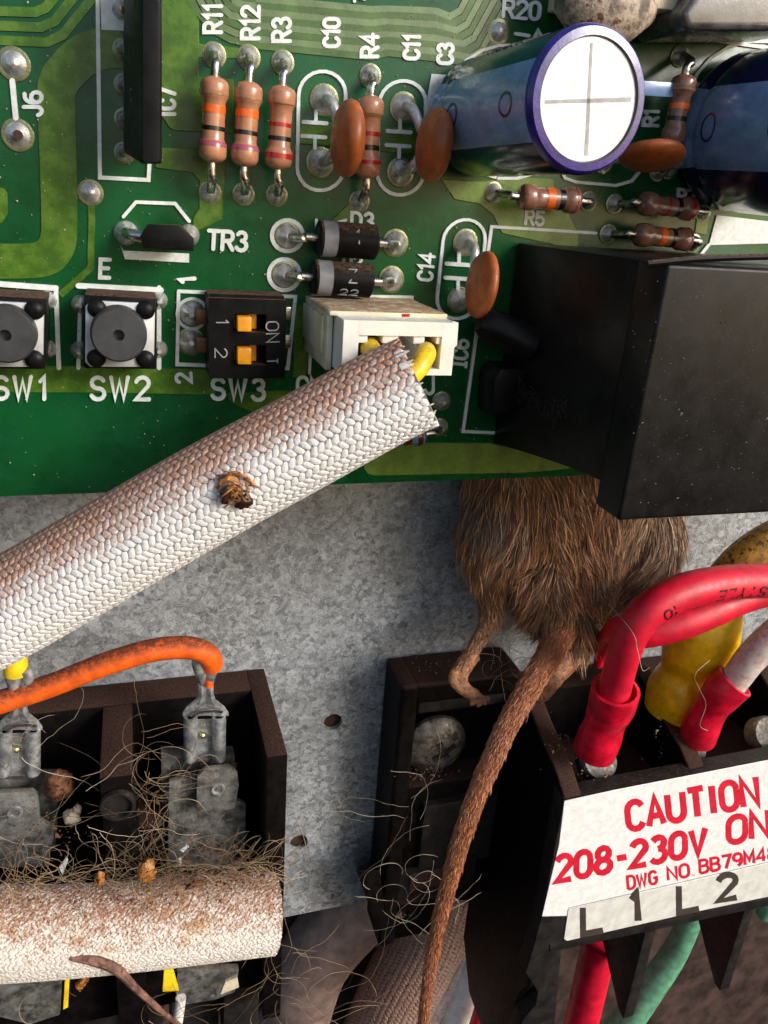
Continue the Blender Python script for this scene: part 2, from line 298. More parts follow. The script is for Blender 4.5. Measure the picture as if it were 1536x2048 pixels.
# stroke lettering ---------------------------------------------------------------
def arc(cx, cy, rx, ry, a0, a1, n=9): return [(cx+rx*math.cos(math.radians(a0+(a1-a0)*i/n)), cy+ry*math.sin(math.radians(a0+(a1-a0)*i/n))) for i in range(n+1)]
G = {
 'A': [[(0, 0), (3, 10), (6, 0)], [(1.1, 3.4), (4.9, 3.4)]],
 'B': [[(0, 0), (0, 10), (3.4, 10)]+arc(3.4, 7.7, 2.2, 2.3, 90, -90, 6)+[(0, 5.4)], [(3.4, 5.4)]+arc(3.4, 2.7, 2.6, 2.7, 90, -90, 6)+[(0, 0)]],
 'C': [arc(3.2, 7, 3, 3, 20, 180, 6)+arc(3.2, 3, 3, 3, 180, 340, 6)],
 'D': [[(0, 0), (0, 10), (2.6, 10)]+arc(2.6, 6.6, 3.4, 3.4, 90, 0, 4)+arc(2.6, 3.4, 3.4, 3.4, 0, -90, 4)+[(0, 0)]],
 'E': [[(5.4, 10), (0, 10), (0, 0), (5.4, 0)], [(0, 5.2), (4.6, 5.2)]],
 'G': [arc(3.2, 7, 3, 3, 20, 180, 6)+arc(3.2, 3, 3, 3, 180, 360, 6)+[(6.2, 4.6), (3.6, 4.6)]],
 'I': [[(1.3, 0), (1.3, 10)]], 'i': [[(2, 0), (2, 10)], [(.4, 0), (3.6, 0)], [(.4, 10), (3.6, 10)]],
 'J': [[(5, 10), (5, 3)]+arc(2.6, 2.6, 2.4, 2.6, 0, -170, 7)],
 'L': [[(0, 10), (0, 0), (5.2, 0)]],
 'M': [[(0, 0), (0, 10), (3.2, 3), (6.4, 10), (6.4, 0)]],
 'N': [[(0, 0), (0, 10), (5.8, 0), (5.8, 10)]],
 'O': [arc(3, 7, 3, 3, 0, 180, 8)+arc(3, 3, 3, 3, 180, 360, 8)+[(6, 7)]],
 'R': [[(0, 0), (0, 10), (3.4, 10)]+arc(3.4, 7.4, 2.5, 2.6, 90, -90, 6)+[(0, 4.8)], [(3, 4.8), (6, 0)]],
 'S': [arc(3, 7.5, 2.8, 2.5, 25, 265, 8)+arc(3, 2.55, 3, 2.55, 80, -160, 8)],
 'T': [[(0, 10), (6, 10)], [(3, 10), (3, 0)]],
 'U': [[(0, 10)]+arc(3, 3, 3, 3, 180, 360, 8)+[(6, 10)]],
 'V': [[(0, 10), (3, 0), (6, 10)]], 'W': [[(0, 10), (1.9, 0), (3.8, 8.5), (5.7, 0), (7.6, 10)]],
 'Y': [[(0, 10), (3, 5), (6, 10)], [(3, 5), (3, 0)]], 'Z': [[(0, 10), (6, 10), (0, 0), (6, 0)]],
 '0': [arc(2.9, 7, 2.9, 3, 0, 180, 8)+arc(2.9, 3, 2.9, 3, 180, 360, 8)+[(5.8, 7)]],
 '1': [[(.6, 8), (2.4, 10), (2.4, 0)]],
 '2': [arc(3, 7.3, 2.9, 2.7, 165, -25, 8)+[(0, 0), (6, 0)]],
 '3': [arc(2.8, 7.6, 2.5, 2.4, 150, -85, 7), arc(2.8, 2.6, 3, 2.7, 88, -155, 8)],
 '4': [[(4.6, 0), (4.6, 10), (0, 3), (6.2, 3)]],
 '5': [[(5.6, 10), (.8, 10), (.4, 5.4)]+arc(2.9, 3.1, 3, 3.1, 120, -155, 9)],
 '6': [[(5, 9.6)]+arc(4, 5, 4, 4.6, 110, 180, 5)+arc(3, 3, 3, 3, 180, 530, 10)],
 '7': [[(0, 10), (6, 10), (2.4, 0)]],
 '8': [arc(3, 7.6, 2.4, 2.4, -90, 270, 10), arc(3, 2.6, 3, 2.7, 90, 450, 10)],
 '9': [arc(3, 7, 3, 3, 0, 360, 10)+arc(2, 5, 4, 4.6, 0, -75, 5)],
 '-': [[(.6, 4.6), (4.4, 4.6)]], '.': [[(.8, 0), (.8, .6)]], '^': [[(2, 0), (2, 10)], [(.4, 10), (4, 10)]],
}
ADV = dict(I=4.9, i=6, W=10.2, M=8.8, J=7.6, L=7.2)
ADV['1'] = 5.4; ADV['-'] = 6.6; ADV['.'] = 3.6; ADV[' '] = 4.5
def ribbon(mb, pts, w, mp, e0, e1, rnd=True):
    """flat printed stroke of width w along 2D pts, raised from e0 to e1 above the surface given by mp(u, v, e)"""
    P = [Vector(p).to_2d() for p in pts]; Q = [P[0]]
    for p in P[1:]:
        if (p-Q[-1]).length > 1e-5: Q.append(p)
    P = Q
    if len(P) < 2: return
    h = w/2; st = []
    for i, p in enumerate(P):
        d0 = (p-P[i-1]).normalized() if i else (P[1]-p).normalized(); d1 = (P[i+1]-p).normalized() if i < len(P)-1 else d0
        t = (d0+d1); t = t.normalized() if t.length > .2 else d1
        n = Vector((-t.y, t.x)); k = 1/max(.5, n.dot(Vector((-d0.y, d0.x)))); st.append((p, n, h*k, t))
    if rnd:
        p, n, _, t = st[0]; st[:1] = [(p-t*h*c, n, h*s, t) for c, s in ((1, .15), (.8, .6), (.4, .92), (0, 1))]
        p, n, _, t = st[-1]; st[-1:] = [(p+t*h*c, n, h*s, t) for c, s in ((0, 1), (.4, .92), (.8, .6), (1, .15))]
    vs = []; fs = []
    for p, n, r, t in st:
        a = p+n*r; b = p-n*r; e1_ = e1*(1+.004*len(vs)/4); vs += [mp(a.x, a.y, e0), mp(a.x, a.y, e1_), mp(b.x, b.y, e1_), mp(b.x, b.y, e0)]
    for i in range(len(st)-1):
        o = i*4
        for a, b in ((0, 1), (1, 2), (2, 3)): fs.append((o+a, o+b, o+4+b, o+4+a))
    o = (len(st)-1)*4; fs += [(3, 2, 1, 0), (o, o+1, o+2, o+3)]
    mb.add(vs, fs)
def lettering(mb, s, x, y, H, mp, w, rot=0., wid=1., shear=0., e=.012, rnd=True, center=True, sp=1.):
    k = H/10; tot = sum(ADV.get(c, 8.2)*sp for c in s)-2.2
    ca, sa = math.cos(math.radians(rot)), math.sin(math.radians(rot)); u = -tot/2 if center else 0.; z = 0
    for c in s:
        for stroke in G.get(c, []):
            q = []
            for a, b in stroke:
                a2 = (u+a+shear*(b-5))*wid*k; b2 = -(b-(5 if center else 0))*k
                q.append((x+a2*ca+b2*sa, y-a2*sa+b2*ca))
            ribbon(mb, q, w, mp, 0., e+.0012*(z % 7), rnd); z += 1
        u += ADV.get(c, 8.2)*sp
def pm(h):     # a map from photograph measurements to the plane at height h
    return lambda a, b, e: V(a, b, h)+Vector((0, -e, 0))

# ================================================================ SETTING
mb = MB(); SZ1 = -14.62
sh = [(-14, SZ1), (34, SZ1), (34, 12), (-14, 12)]
bm = bmesh.new()
me = bpy.data.meshes.new('metal_sheet')
# sheet with two real punched holes: grid of one face bridged to hole outlines
def sheet_with_holes(holes, hz):
    vs = []; es = []
    def loop(pts):
        o = len(bmv); 
        for p in pts: bmv.append(bm.verts.new(p))
        for i in range(len(pts)): bme.append(bm.edges.new((bmv[o+i], bmv[o+(i+1) % len(pts)])))
    bmv = []; bme = []
    loop([(x, -hz, z) for x, z in sh])
    for c, r in holes: loop([(c.x+r*math.cos(2*math.pi*i/20), -hz, c.z+r*math.sin(2*math.pi*i/20)) for i in range(20)])
    bmesh.ops.triangle_fill(bm, edges=bme, use_beauty=True, normal=(0, -1, 0))
HOLES = [(V(666, 1444, -3.5), .26), (V(598, 1685, -3.5), .27)]
sheet_with_holes(HOLES, -3.5)
g = bmesh.ops.extrude_face_region(bm, geom=bm.faces[:]); bmesh.ops.translate(bm, vec=(0, .14, 0), verts=[v for v in g['geom'] if isinstance(v, bmesh.types.BMVert)])
bmesh.ops.recalc_face_normals(bm, faces=bm.faces); bm.to_mesh(me); bm.free(); me.materials.append(MT['galv'])
sheet = bpy.data.objects.new('metal_sheet', me); COL.objects.link(sheet); sheet['kind'] = 'structure'
p = part('rear_panel', MB().box(-16, 40, -34, -9, -7.6, -7.4), mat('rear_panel_paint', (.045, .028, .024), .5, var=.3, vs=.8, bump=.15)); p['kind'] = 'structure'
p = part('ground', MB().add([Vector((5.6, 5.6, -19.4)), Vector((44, 5.6, -19.4)), Vector((44, 7.3, -12)), Vector((5.6, 7.3, -12))], [(0, 1, 2, 3)]),
         mat('grey_grit', (.2, .18, .17), .9, var=.2, vs=5, bump=.8, bs=12, col2=(.1, .085, .08), c2s=9, c2w=.1)); p['kind'] = 'structure'
rs_root = thing('hole_backing', 'dark brown strip behind the two punched holes in the sheet', 'metal strip', V(640, 1560, -3.8))
part('strip', MB().pxprism([(560, 1380), (740, 1380), (740, 1760), (560, 1760)], -3.72, -3.8), MT['hole'], rs_root)  # dark brown strip closing off the two punched holes

# ================================================================ CIRCUIT BOARD
BZ = .62
board = thing('circuit_board', 'green printed circuit board filling the upper half, with white lettering', 'circuit board', (0, .3, BZ))
part('laminate', MB().box(-10, 13.5, BZ, 12, -.45, 0), MT['mask'], board, bevel=.03)
def trace_poly(px, m='trace', e=.022): 
    b_ = MB(); q = [V(a, b) for a, b in px]; b_.prism([(v.x, v.z) for v in q], -.01, e); part('copper_trace', b_, MT[m], board, bevel=.012, seg=1)
def trace_line(px, w, m='trace', e=.022, k=3):
    q = [V(a, b) for a, b in px]
    if k > 1: q, _ = smooth(q, [1]*len(q), k)
    b_ = MB(); ribbon(b_, [(v.x, v.z) for v in q], w, lambda a, c, e_: Vector((a, -e_, c)), -.01, e, False); part('copper_trace', b_, MT[m], board)
trace_line([(262, 98), (215, 97), (185, 103), (160, 117), (130, 147), (117, 168), (113, 200), (117, 330), (119, 440), (117, 480), (105, 505), (85, 518), (50, 522), (-20, 522)], .52)
trace_poly([(318, -20), (372, -20), (384, 12), (398, 40), (398, 88), (480, 96), (482, 118), (398, 116), (398, 154), (467, 158), (467, 268), (350, 262), (338, 256), (328, 240), (318, 230)])
trace_poly([(310, 294), (455, 299), (446, 395), (446, 438), (404, 458), (384, 466), (386, 434), (398, 416), (398, 362), (384, 346), (310, 336)])
for k in range(3): trace_line([(-20, 22+29*k), (70+12*k, 25+30*k), (92+17*k, 16+27*k), (122+38*k, -20)], .12, k=1)
for k in range(8):
    y = 100-13.5*k
    trace_line([(372+17*k, -22), (395+15*k, 24-4*k), (428+11*k, y-38+3*k), (462+9*k, y-20), (520, y-8), (640, y+4), (742, y+14), (775, y+6+k), (872, y+17), (948-7*k, y+28), (968-7*k, y+16), (1010-5*k, y-60-4*k)], .095, 'tracehaze2' if k % 2 else 'tracehaze', k=1)  # upper traces carry the painted haze in their colour
trace_poly([(592, 240), (700, 246), (700, 294), (590, 288)]); trace_poly([(758, 252), (860, 258), (860, 308), (756, 304)])
trace_poly([(700, 404), (724, 415), (672, 470), (628, 472)])
trace_poly([(881, 358), (967, 362), (1039, 353), (1107, 358), (1109, 385), (1139, 430), (1157, 471), (1155, 500), (1003, 467), (985, 430), (958, 408), (908, 399)], 'trace2')  # pale copper area; its left end paints in a patch of glare
trace_poly([(1395, 415), (1420, 420), (1412, 470), (1388, 466)], 'trace2')
trace_line([(-20, 757), (200, 759), (430, 764)], .44, k=1)
trace_poly([(586, 612), (628, 612), (612, 752), (585, 755)]); trace_poly([(452, 786), (560, 781), (650, 784), (640, 826), (505, 824), (475, 812), (458, 800)])
trace_poly([(727, 908), (734, 898), (745, 893), (830, 885), (980, 886), (1100, 912), (1200, 930), (1100, 941), (1050, 945), (750, 951), (735, 948), (727, 938)], 'trace2')
trace_poly([(-20, 372), (8, 376), (15, 386), (16, 428), (5, 446), (-20, 452)])
trace_line([(182, 405), (184, 440), (182, 500), (182, 535), (160, 555), (120, 590)], .1, k=1)
# silkscreen --------------------------------------------------------------------
SE = [0]
def silk(px, w=7, m='silk', name='printed_outline', e=.034, rnd=True):
    SE[0] += 1; e += .0009*(SE[0] % 9); b_ = MB(); ribbon(b_, px, w, pm(0), 0., e, rnd); part(name, b_, MT[m], board)
def fill(px):
    b_ = MB(); q = [V(a, b) for a, b in px]; b_.prism([(v.x, v.z) for v in q], 0, .03); part('printed_block', b_, MT['silk'], board)
def silk_text(s, x, y, H, rot=0, w=6, wid=.95, **k):
    b_ = MB(); lettering(b_, s, x, y, H, pm(0), w, rot, wid, e=.036, **k); o = part('printed_text', b_, MT['silk'], board, label='white printed characters '+s.replace('i', 'I'))
def stad(cx, cy, rx, ry, lean=0., n=12):
    q = [(math.cos(math.radians(a))*rx, -math.sin(math.radians(a))*rx-(ry-rx)) for a in np.linspace(0, 180, n)]+[(math.cos(math.radians(a))*rx, -math.sin(math.radians(a))*rx+(ry-rx)) for a in np.linspace(180, 360, n)]
    return [(cx+a-b*lean, cy+b) for a, b in q+q[:1]]
silk([(195, -20), (200, 355), (297, 360), (299, 325)], 8); fill([(200, -20), (250, -20), (250, 62), (203, 60)])
silk([(25, 162), (32, 236)], 11); silk_text('J6', 66, 208, 36, 90, 8)
silk_text('R11', 425, 38, 34, 90, 8); silk_text('R12', 500, 46, 34, 90, 8); silk_text('R3', 562, 60, 34, 90, 8)
silk_text('C10', 662, 66, 30, 90, 8); silk_text('R4', 738, 92, 32, 90, 8); silk_text('C11', 822, 95, 29, 88, 8); silk_text('C3', 889, 108, 29, 88, 8)
silk_text('7', 718, -2, 20, 90, 6)
silk_text('R20', 1042, 20, 34, -5, 7); silk([(1030, 68), (1056, 72)], 7); silk([(1062, 86), (1075, 62), (1090, 88)], 6)
silk_text('R1', 1300, 236, 28, 88, 7); silk_text('R5', 1068, 436, 26, -5, 6); silk_text('R7', 1372, 393, 26, -5, 6); silk_text('R8', 1352, 474, 24, -5, 6)
silk_text('TR3', 455, 481, 36, -3, 8); silk_text('E', 211, 537, 36, -2, 8); silk_text('1', 374, 560, 30, 94, 8); silk_text('2', 367, 755, 30, 94, 7)
silk_text('SW1', 42, 775, 44, 0, 8, 1.0, sp=1.1); silk_text('SW2', 242, 776, 44, 0, 8, 1.0, sp=1.1); silk_text('SW3', 478, 778, 40, -1, 8, 1.0, sp=1.1)
silk_text('CN3', 632, 772, 36, -1, 7); silk_text('iC6', 919, 706, 28, 84, 6); silk_text('C14', 851, 534, 28, 84, 6); silk_text('IC7', 334, 205, 30, 90, 8); silk_text('J', 858, 770, 34, 0, 6)
silk_text('D3', 724, 442, 32, -3, 7); silk_text('D2', 704, 524, 26, -3, 6)
silk(stad(642, 262, 47, 119, .02), 7); silk(stad(802, 276, 47, 114, .03), 7); silk(stad(921, 538, 42, 99, .1), 6); 
for cx, cy in ((629, 262), (797, 280), (915, 545)):
    silk([(cx-23, cy-18), (cx+23, cy-15)], 8); silk([(cx-25, cy+10), (cx+21, cy+13)], 8); silk([(cx+2, cy-40), (cx+2, cy-18)], 7); silk([(cx, cy+12), (cx, cy+35)], 7)
silk([(1190, 466), (982, 453), (925, 862), (990, 865)], 6)
silk([(247, 433), (272, 404), (350, 407), (378, 442)], 7); fill([(241, 490), (246, 501), (378, 507), (378, 525), (250, 518)])
silk([(357, 582), (590, 593), (575, 736), (354, 728), (357, 582)], 7); silk(stad(384, 627, 30, 30), 6)
silk([(618, 745), (626, 590), (823, 594), (822, 625)], 6)
silk([(157, 571), (322, 580)], 11); silk([(-20, 566), (112, 576)], 11); silk([(318, 575), (318, 735)], 9); silk([(112, 575), (118, 735)], 9); silk([(160, 620), (157, 735)], 8)
silk(stad(1015, 224, 128, 134), 6); fill([(862, 148), (932, 153), (925, 245), (848, 235)])
silk([(1120, 338), (1128, 356), (1150, 364), (1230, 371), (1262, 362), (1276, 345)], 6); silk([(1200, 330), (1205, 345)], 6)
silk(stad(1512, 240, 142, 158), 6); fill([(1378, 163), (1413, 168), (1380, 337), (1335, 333)]); fill([(1432, 430), (1556, 445), (1556, 486), (1416, 490)])
silk([(1303, 45), (1303, 64), (1560, 100)], 7)
for x, y in ((574, 471), (568, 549)): silk(stad(x, y, 31, 31), 8)
silk([(632, 440), (634, 500)], 6); silk([(665, 448), (690, 440)], 6)
silk([(1375, 540), (1415, 490)], 6)

# ---------------------------------------------------------------- component helpers
def solder(root, px, r=.16, ring=True, hgt=.2, off=(0, 0)):
    c = V(*px); b_ = MB(); c2 = c+Vector((off[0]*.3, -hgt, off[1]*.3))
    prof = [(0, r), (.12, r), (.3, r*.86), (.55, r*.62), (.8, r*.42), (1, r*.2)]
    b_.lathe(c+Vector((0, .01, 0)), c2, prof, 18); sj_ = part('solder_joint', b_, MT['solder'], root)
    if ring:
        b2 = MB(); b2.lathe(c, c+Vector((0, -.028, 0)), [(0, r*1.16), (.8, r*1.14), (1, r*1.02)], 22); part('solder_pad', b2, MT['flux'], sj_)
def wire_lead(root, pts, r=.07, m='lead'):
    part('lead', MB().tube(pts, r, 10), MT[m], root)
def resistor(label, pad1, pad2, b1, b2, bands, m='tan', h=.5, r=.215, group='axial resistors on the board'):
    P1, P2 = V(*b1, h), V(*b2, h); L = (P2-P1).length; ax = (P2-P1).normalized()
    root = thing('resistor', label, 'resistor', V((pad1[0]+pad2[0])/2, (pad1[1]+pad2[1])/2), group)
    def rad(t):
        e = min(t, 1-t)
        if e < .1: return r*max(.28, math.sqrt(max(0, 1-((.1-e)/.1)**2))*.98+.02)
        if e < .22: return r
        return r*(.8+.2*max(0, 1-(e-.22)/.07)) if e < .29 else r*.8
    ts = [0, .012, .03, .06, .1, .16, .22, .25, .29, .4, .5, .6, .71, .75, .78, .84, .9, .94, .97, .988, 1]
    body_ = part('body', MB().lathe(P1, P2, [(t, rad(t)) for t in ts], 24), MT[m], root)
    for t0, t1, c in bands:
        q = [t0, (t0+t1)/2, t1]; part('colour_band', MB().lathe(P1, P2, [(t0, rad(t0)*.97)]+[(t, rad(t)+.007) for t in q]+[(t1, rad(t1)*.97)], 24), MT['b_'+c], body_)
    for pad, e, s in ((pad1, P1, -1), (pad2, P2, 1)):
        g_ = V(*pad); wire_lead(root, [e-ax*s*.05, e+ax*s*.12, e*.45+g_*.55+Vector((0, -h*.45, 0)), g_+Vector((0, -.1, 0))])
        solder(root, pad)
    return root
def disc_cap(label, pads, c, ax, R, w, group='orange disc capacitors'):
    root = thing('disc_capacitor', label, 'capacitor', V(*pads[0]), group)
    c = V(*c); ax = Vector(ax).normalized(); prof = []
    for i in range(15):
        a = math.pi*i/14; prof.append((.5-.5*math.cos(a)*1.0, R*max(.02, math.sin(a)**.62)))
    b_ = MB().lathe(c-ax*w, c+ax*w, prof, 36); rr = random.Random(int(c.x*100))
    b_.v = [tuple(Vector(v)*1.0+Vector(noise.noise_vector(Vector(v)*1.6))*.03) for v in b_.v]
    part('body', b_, MT['ceramic'], root)
    for p in pads:
        g_ = V(*p); d = (c-g_); e = g_+d*.62; e.y = min(e.y, -.35)
        wire_lead(root, [g_+Vector((0, -.1, 0)), g_+Vector((0, -.35, 0))+d*.12, e], .085, 'solder'); solder(root, p, .21)
    return root
# ================================================================ COMPONENTS ON THE BOARD
B4a = [(.2, .215, 'gold'), (.33, .42, 'orange'), (.57, .62, 'black'), (.74, .8, 'violet')]
resistor('tan resistor with wide orange band, leftmost of four beside the tall black chip', (428, 110), (420, 385), (430, 152), (424, 326), B4a)
resistor('tan resistor with wide orange band, second from the left under printed R12', (497, 115), (487, 388), (498, 162), (488, 334), B4a)
resistor('tan resistor with two dark red bands standing under printed R3', (565, 125), (553, 390), (565, 170), (556, 340), [(.22, .235, 'gold'), (.44, .485, 'red'), (.6, .65, 'black'), (.8, .86, 'red')])
resistor('red banded resistor half hidden behind the first orange disc', (740, 152), (718, 403), (742, 190), (734, 358), [(.22, .26, 'gold'), (.43, .48, 'red'), (.59, .65, 'black'), (.77, .82, 'red')], h=.45)
resistor('brown resistor between the two blue capacitors, under a pale strip', (1358, 112), (1315, 342), (1371, 148), (1342, 294), [(.2, .23, 'gold'), (.4, .48, 'orange'), (.58, .64, 'black')], 'brownres', h=.6)
resistor('brown resistor lying left above printed R5', (985, 385), (1175, 403), (1036, 393), (1160, 402), [(.42, .54, 'orange'), (.62, .7, 'black'), (.88, .92, 'pinkb')], 'brownres', r=.22)
resistor('upper of two small brown resistors, with dark red bands', (1228, 408), (1405, 425), (1278, 405), (1392, 420), [(.44, .48, 'red'), (.6, .67, 'black'), (.83, .88, 'red')], 'brownres', r=.21)
resistor('lower of two small brown resistors, orange band, just above the relay', (1215, 468), (1385, 487), (1268, 468), (1382, 480), [(.4, .5, 'orange'), (.6, .67, 'black'), (.9, .93, 'violet')], 'brownres', r=.21)
resistor('pale blue resistor with dark brown bands peeping out under the sleeve', (690, 885), (878, 854), (742, 884), (852, 868), [(.55, .7, 'brown'), (.8, .95, 'brown')], 'bluer', h=.4, r=.2)
e_ = thing('solder_stud', 'small shiny solder dot right of the cut end of the white sleeve', 'solder joint', V(882, 802)); solder(e_, (882, 802), .17)
for px, lb, r in (((28, 128), 'upper solder dot of the jumper marked J6', .2), ((36, 270), 'lower solder ring of the jumper marked J6, hollow centre', .2), ((181, 385), 'lone solder dot above a scratched green trace', .17), ((996, 64), 'small solder dot left of the big blue capacitor under R20', .17)):
    e_ = thing('solder_stud', lb, 'solder joint', V(*px)); solder(e_, px, r, True, .12)
    if 'hollow' in lb: part('pin_hole', MB().lathe(V(*px, .08), V(*px, .135), [(0, .07), (1, .07)], 12), MT['darkbit'], e_)
disc_cap('orange disc capacitor left of the two upright ones, in front of R4', ((648, 200), (640, 325)), (696, 278, .95), (1, .05, -.02), .56, .2)
disc_cap('orange disc capacitor beside the big blue capacitor, under printed C11', ((806, 215), (800, 345)), (868, 291, .95), (1, .03, -.05), .55, .21)
disc_cap('orange disc capacitor marked C14 next to the black relay', ((930, 485), (918, 600)), (962, 570, .95), (1, -.02, -.1), .58, .16)
disc_cap('orange disc capacitor lying flat under the end of the big blue capacitor', ((1205, 318), (1338, 330)), (1303, 312, 1.1), (.06, .35, 1), .55, .15)
# electrolytic capacitors
def electrolytic(label, c0, h0, c1, h1, r, stripe0, stripe1, group='blue electrolytic capacitors'):
    A, B = V(*c0, h0), V(*c1, h1); ax = (B-A).normalized(); L = (B-A).length
    root = thing('electrolytic_capacitor', label, 'capacitor', A, group)
    e0 = (Vector((0, 0, 1))-ax*ax.z).normalized(); e1 = ax.cross(e0); n = 64
    def pt(t, a, rr): return A+ax*t+e0*(rr*math.cos(a))+e1*(rr*math.sin(a))
    prof = [(0, r*.9), (.06, r*.98), (.15, r), (.3, r*.97), (.4, r*.94), (.5, r*.97), (.62, r), (L-.12, r), (L-.04, r*.98), (L, r*.94), (L+.01, r*.84), (L-.03, r*.82)]
    def skin(a0, a1, e, lo=0, hi=None):
        b_ = MB(); k = int(n*(a1-a0)/(2*math.pi)); vs = []; fs = []; pf = prof[lo:hi]
        for t, rr in pf:
            for i in range(k+1): vs.append(pt(t, a0+(a1-a0)*i/k, rr+e))
        for q in range(len(pf)-1):
            for i in range(k): fs.append((q*(k+1)+i, q*(k+1)+i+1, (q+1)*(k+1)+i+1, (q+1)*(k+1)+i))
        return b_.add(vs, fs)
    part('sleeve', skin(0, 2*math.pi, 0), MT['capblue'], root)
    part('stripe', skin(stripe0, stripe1, .008, 0, 9), MT['capstripe'], root)
    rim = skin(0, 2*math.pi, .012, 7, 12); part('rim', rim, MT['caprim'], root)
    top = MB(); k = 40
    rings = [[pt(L-.03+.0*q, 2*math.pi*i/k, rr) for i in range(k)] for q, rr in enumerate((r*.83, r*.5, r*.05))]
    top.loft(rings, False, True); ct_ = part('can_top', top, MT['alu'], root)
    sc = MB()
    for a in (.12, .12+math.pi/2):
        d = e0*math.cos(a)+e1*math.sin(a); p_ = ax.cross(d); o = A+ax*(L-.027)
        sc.add([o-d*r*.74-p_*.03, o-d*r*.74+p_*.03, o+d*r*.74+p_*.02, o+d*r*.74-p_*.02, ], [(0, 1, 2, 3)])
        o += ax*.001
    part('score_line', sc, mat('score_grey', (.36, .36, .36), .6), ct_)
    am = (stripe0+stripe1)/2
    for t in (L*.28, L*.8):
        b_ = MB(); q = [(t+.17*math.cos(u), am+.16*math.sin(u)) for u in np.linspace(0, 2*math.pi, 19)]
        ribbon(b_, [(u, v*r) for u, v in q], .035, lambda a, c, e: pt(a, c/r, r+e), .0, .014, False); part('minus_mark', b_, MT['capblue'], root)
    # printed rating on the dark side
    b_ = MB(); side = stripe1+.85 if math.sin(stripe1) else 0
    lettering(b_, 'NU5TMV', 0, 0, .3, lambda a, c, e: pt(L*.5+a, (stripe0 if stripe1 > 2 else stripe1)-.75+c/r, r+e+.002), .028, 0, .9); part('printed_text', b_, mat('faint_print', (.07, .07, .08), .5), root)
    lg = V(c0[0], c0[1]); wire_lead(root, [lg, A+ax*.1], .08)
    return root
electrolytic('big blue capacitor lying towards the right with a bright white scored end', (955, 238), .2, (1180, 201), 3.5, .9, math.radians(62), math.radians(128))
electrolytic('dark blue capacitor cut off by the right edge of the photo', (1478, 268), .2, (1760, 262), 3.4, 1.35, math.radians(62), math.radians(120))
# tall single-row chip
ic = thing('inline_chip', 'tall black chip standing on a row of solder dots, top left', 'chip', V(262, 160))
ring = lambda q: [V(a, b, h) for a, b, h in q]
def chring(x0, x1, y0, y1, h, c): return ring([(x0+c, y0, h), (x1-c, y0, h), (x1, y0+c, h), (x1, y1-c, h), (x1-c, y1, h), (x0+c, y1, h), (x0, y1-c, h), (x0, y0+c, h)])
part('body', MB().loft([chring(247, 300, -60, 300, .25, 2), chring(249, 312, -60, 306, .7, 2), chring(281, 324, -60, 328, 1.55, 3), chring(286, 319, -58, 325, 1.62, 4)]), MT['black'], ic, bevel=.012)
b_ = MB(); lettering(b_, '5095', 262, 195, 13, lambda a, c, e: V(a, c, .62+(a-255)/30)+Vector((-e-.03, 0, 0)), 1.6, 90, 1.); part('printed_text', b_, MT['greyink'], ic)
for x, y in ((236, 20), (240, 100), (242, 170), (243, 238), (242, 306)):
    solder(ic, (x+7, y), .14, True, .2); wire_lead(ic, [V(x+4, y, .1), V(x+14, y, .5)], .07)
# small transistor
tr = thing('transistor', 'small black half-round transistor beside printed TR3', 'transistor', V(320, 480))
part('body', MB().loft([ring([(296, 452, .25), (366, 452, .25), (380, 482, .25), (372, 492, .25), (290, 490, .25), (282, 478, .25)]), ring([(296, 447, 1.), (358, 449, 1.), (388, 476, 1.), (388, 503, 1.), (286, 497, 1.), (280, 472, 1.)])]), MT['blackdust'], tr, bevel=.025)
solder(tr, (252, 466), .19, False, .3); solder(tr, (378, 470), .17, False, .25); wire_lead(tr, [V(252, 466, .2), V(268, 470, .42), V(290, 474, .5)], .09)
# diodes
def diode(label, l, r_, b1, b2, h=.42):
    root = thing('diode', label, 'diode', V((l[0]+r_[0])/2, (l[1]+r_[1])/2), 'black diodes'); A, B = V(*b1, h), V(*b2, h); R = .285
    part('body', MB().lathe(A, B, [(0, R*.85), (.03, R), (.97, R), (1, R*.85)], 32), MT['blackdust'], root)
    part('cathode_band', MB().lathe(A, B, [(.07, R-.01), (.07, R+.006), (.3, R+.006), (.3, R-.01)], 32, False, False), MT['dioband'], root)
    d = (B-A).normalized()
    for p, e, s in ((l, A, -1), (r_, B, 1)):
        g_ = V(*p); wire_lead(root, [e-d*s*.05, e+d*s*.2, (e+g_)/2+Vector((0, -.22, 0)), g_+Vector((0, -.1, 0))], .075); solder(root, p, .21)
    return root, A, B, R
for lb, a in (('upper of two black diodes, thick dust along its top', ((574, 472), (790, 486), (634, 476), (752, 485))), ('lower of two black diodes, pale Z mark on its side', ((568, 550), (782, 559), (624, 554), (742, 562)))):
    root, A, B, R = diode(lb, *a); ax = (B-A).normalized(); s0 = Vector((0, 0, 1)); s0 = (s0-ax*s0.dot(ax)).normalized(); s1 = ax.cross(s0)
    if s1.y > 0: s1 = -s1
    mp = lambda u, v, e, A=A, ax=ax, s0=s0, s1=s1, R=R: A+ax*u+s0*((R+e)*math.cos(v/R))+s1*((R+e)*math.sin(v/R))
    b_ = MB(); lettering(b_, 'Z' if 'lower' in lb else '1', .62*(B-A).length, .36, .22, mp, .022, 0, 1.); part('printed_text', b_, MT['greyink'], root)
    if 'lower' in lb: b_ = MB(); lettering(b_, '22', .58*(B-A).length, .66, .14, mp, .02, 0, 1.6); part('printed_text', b_, MT['greyink'], root)
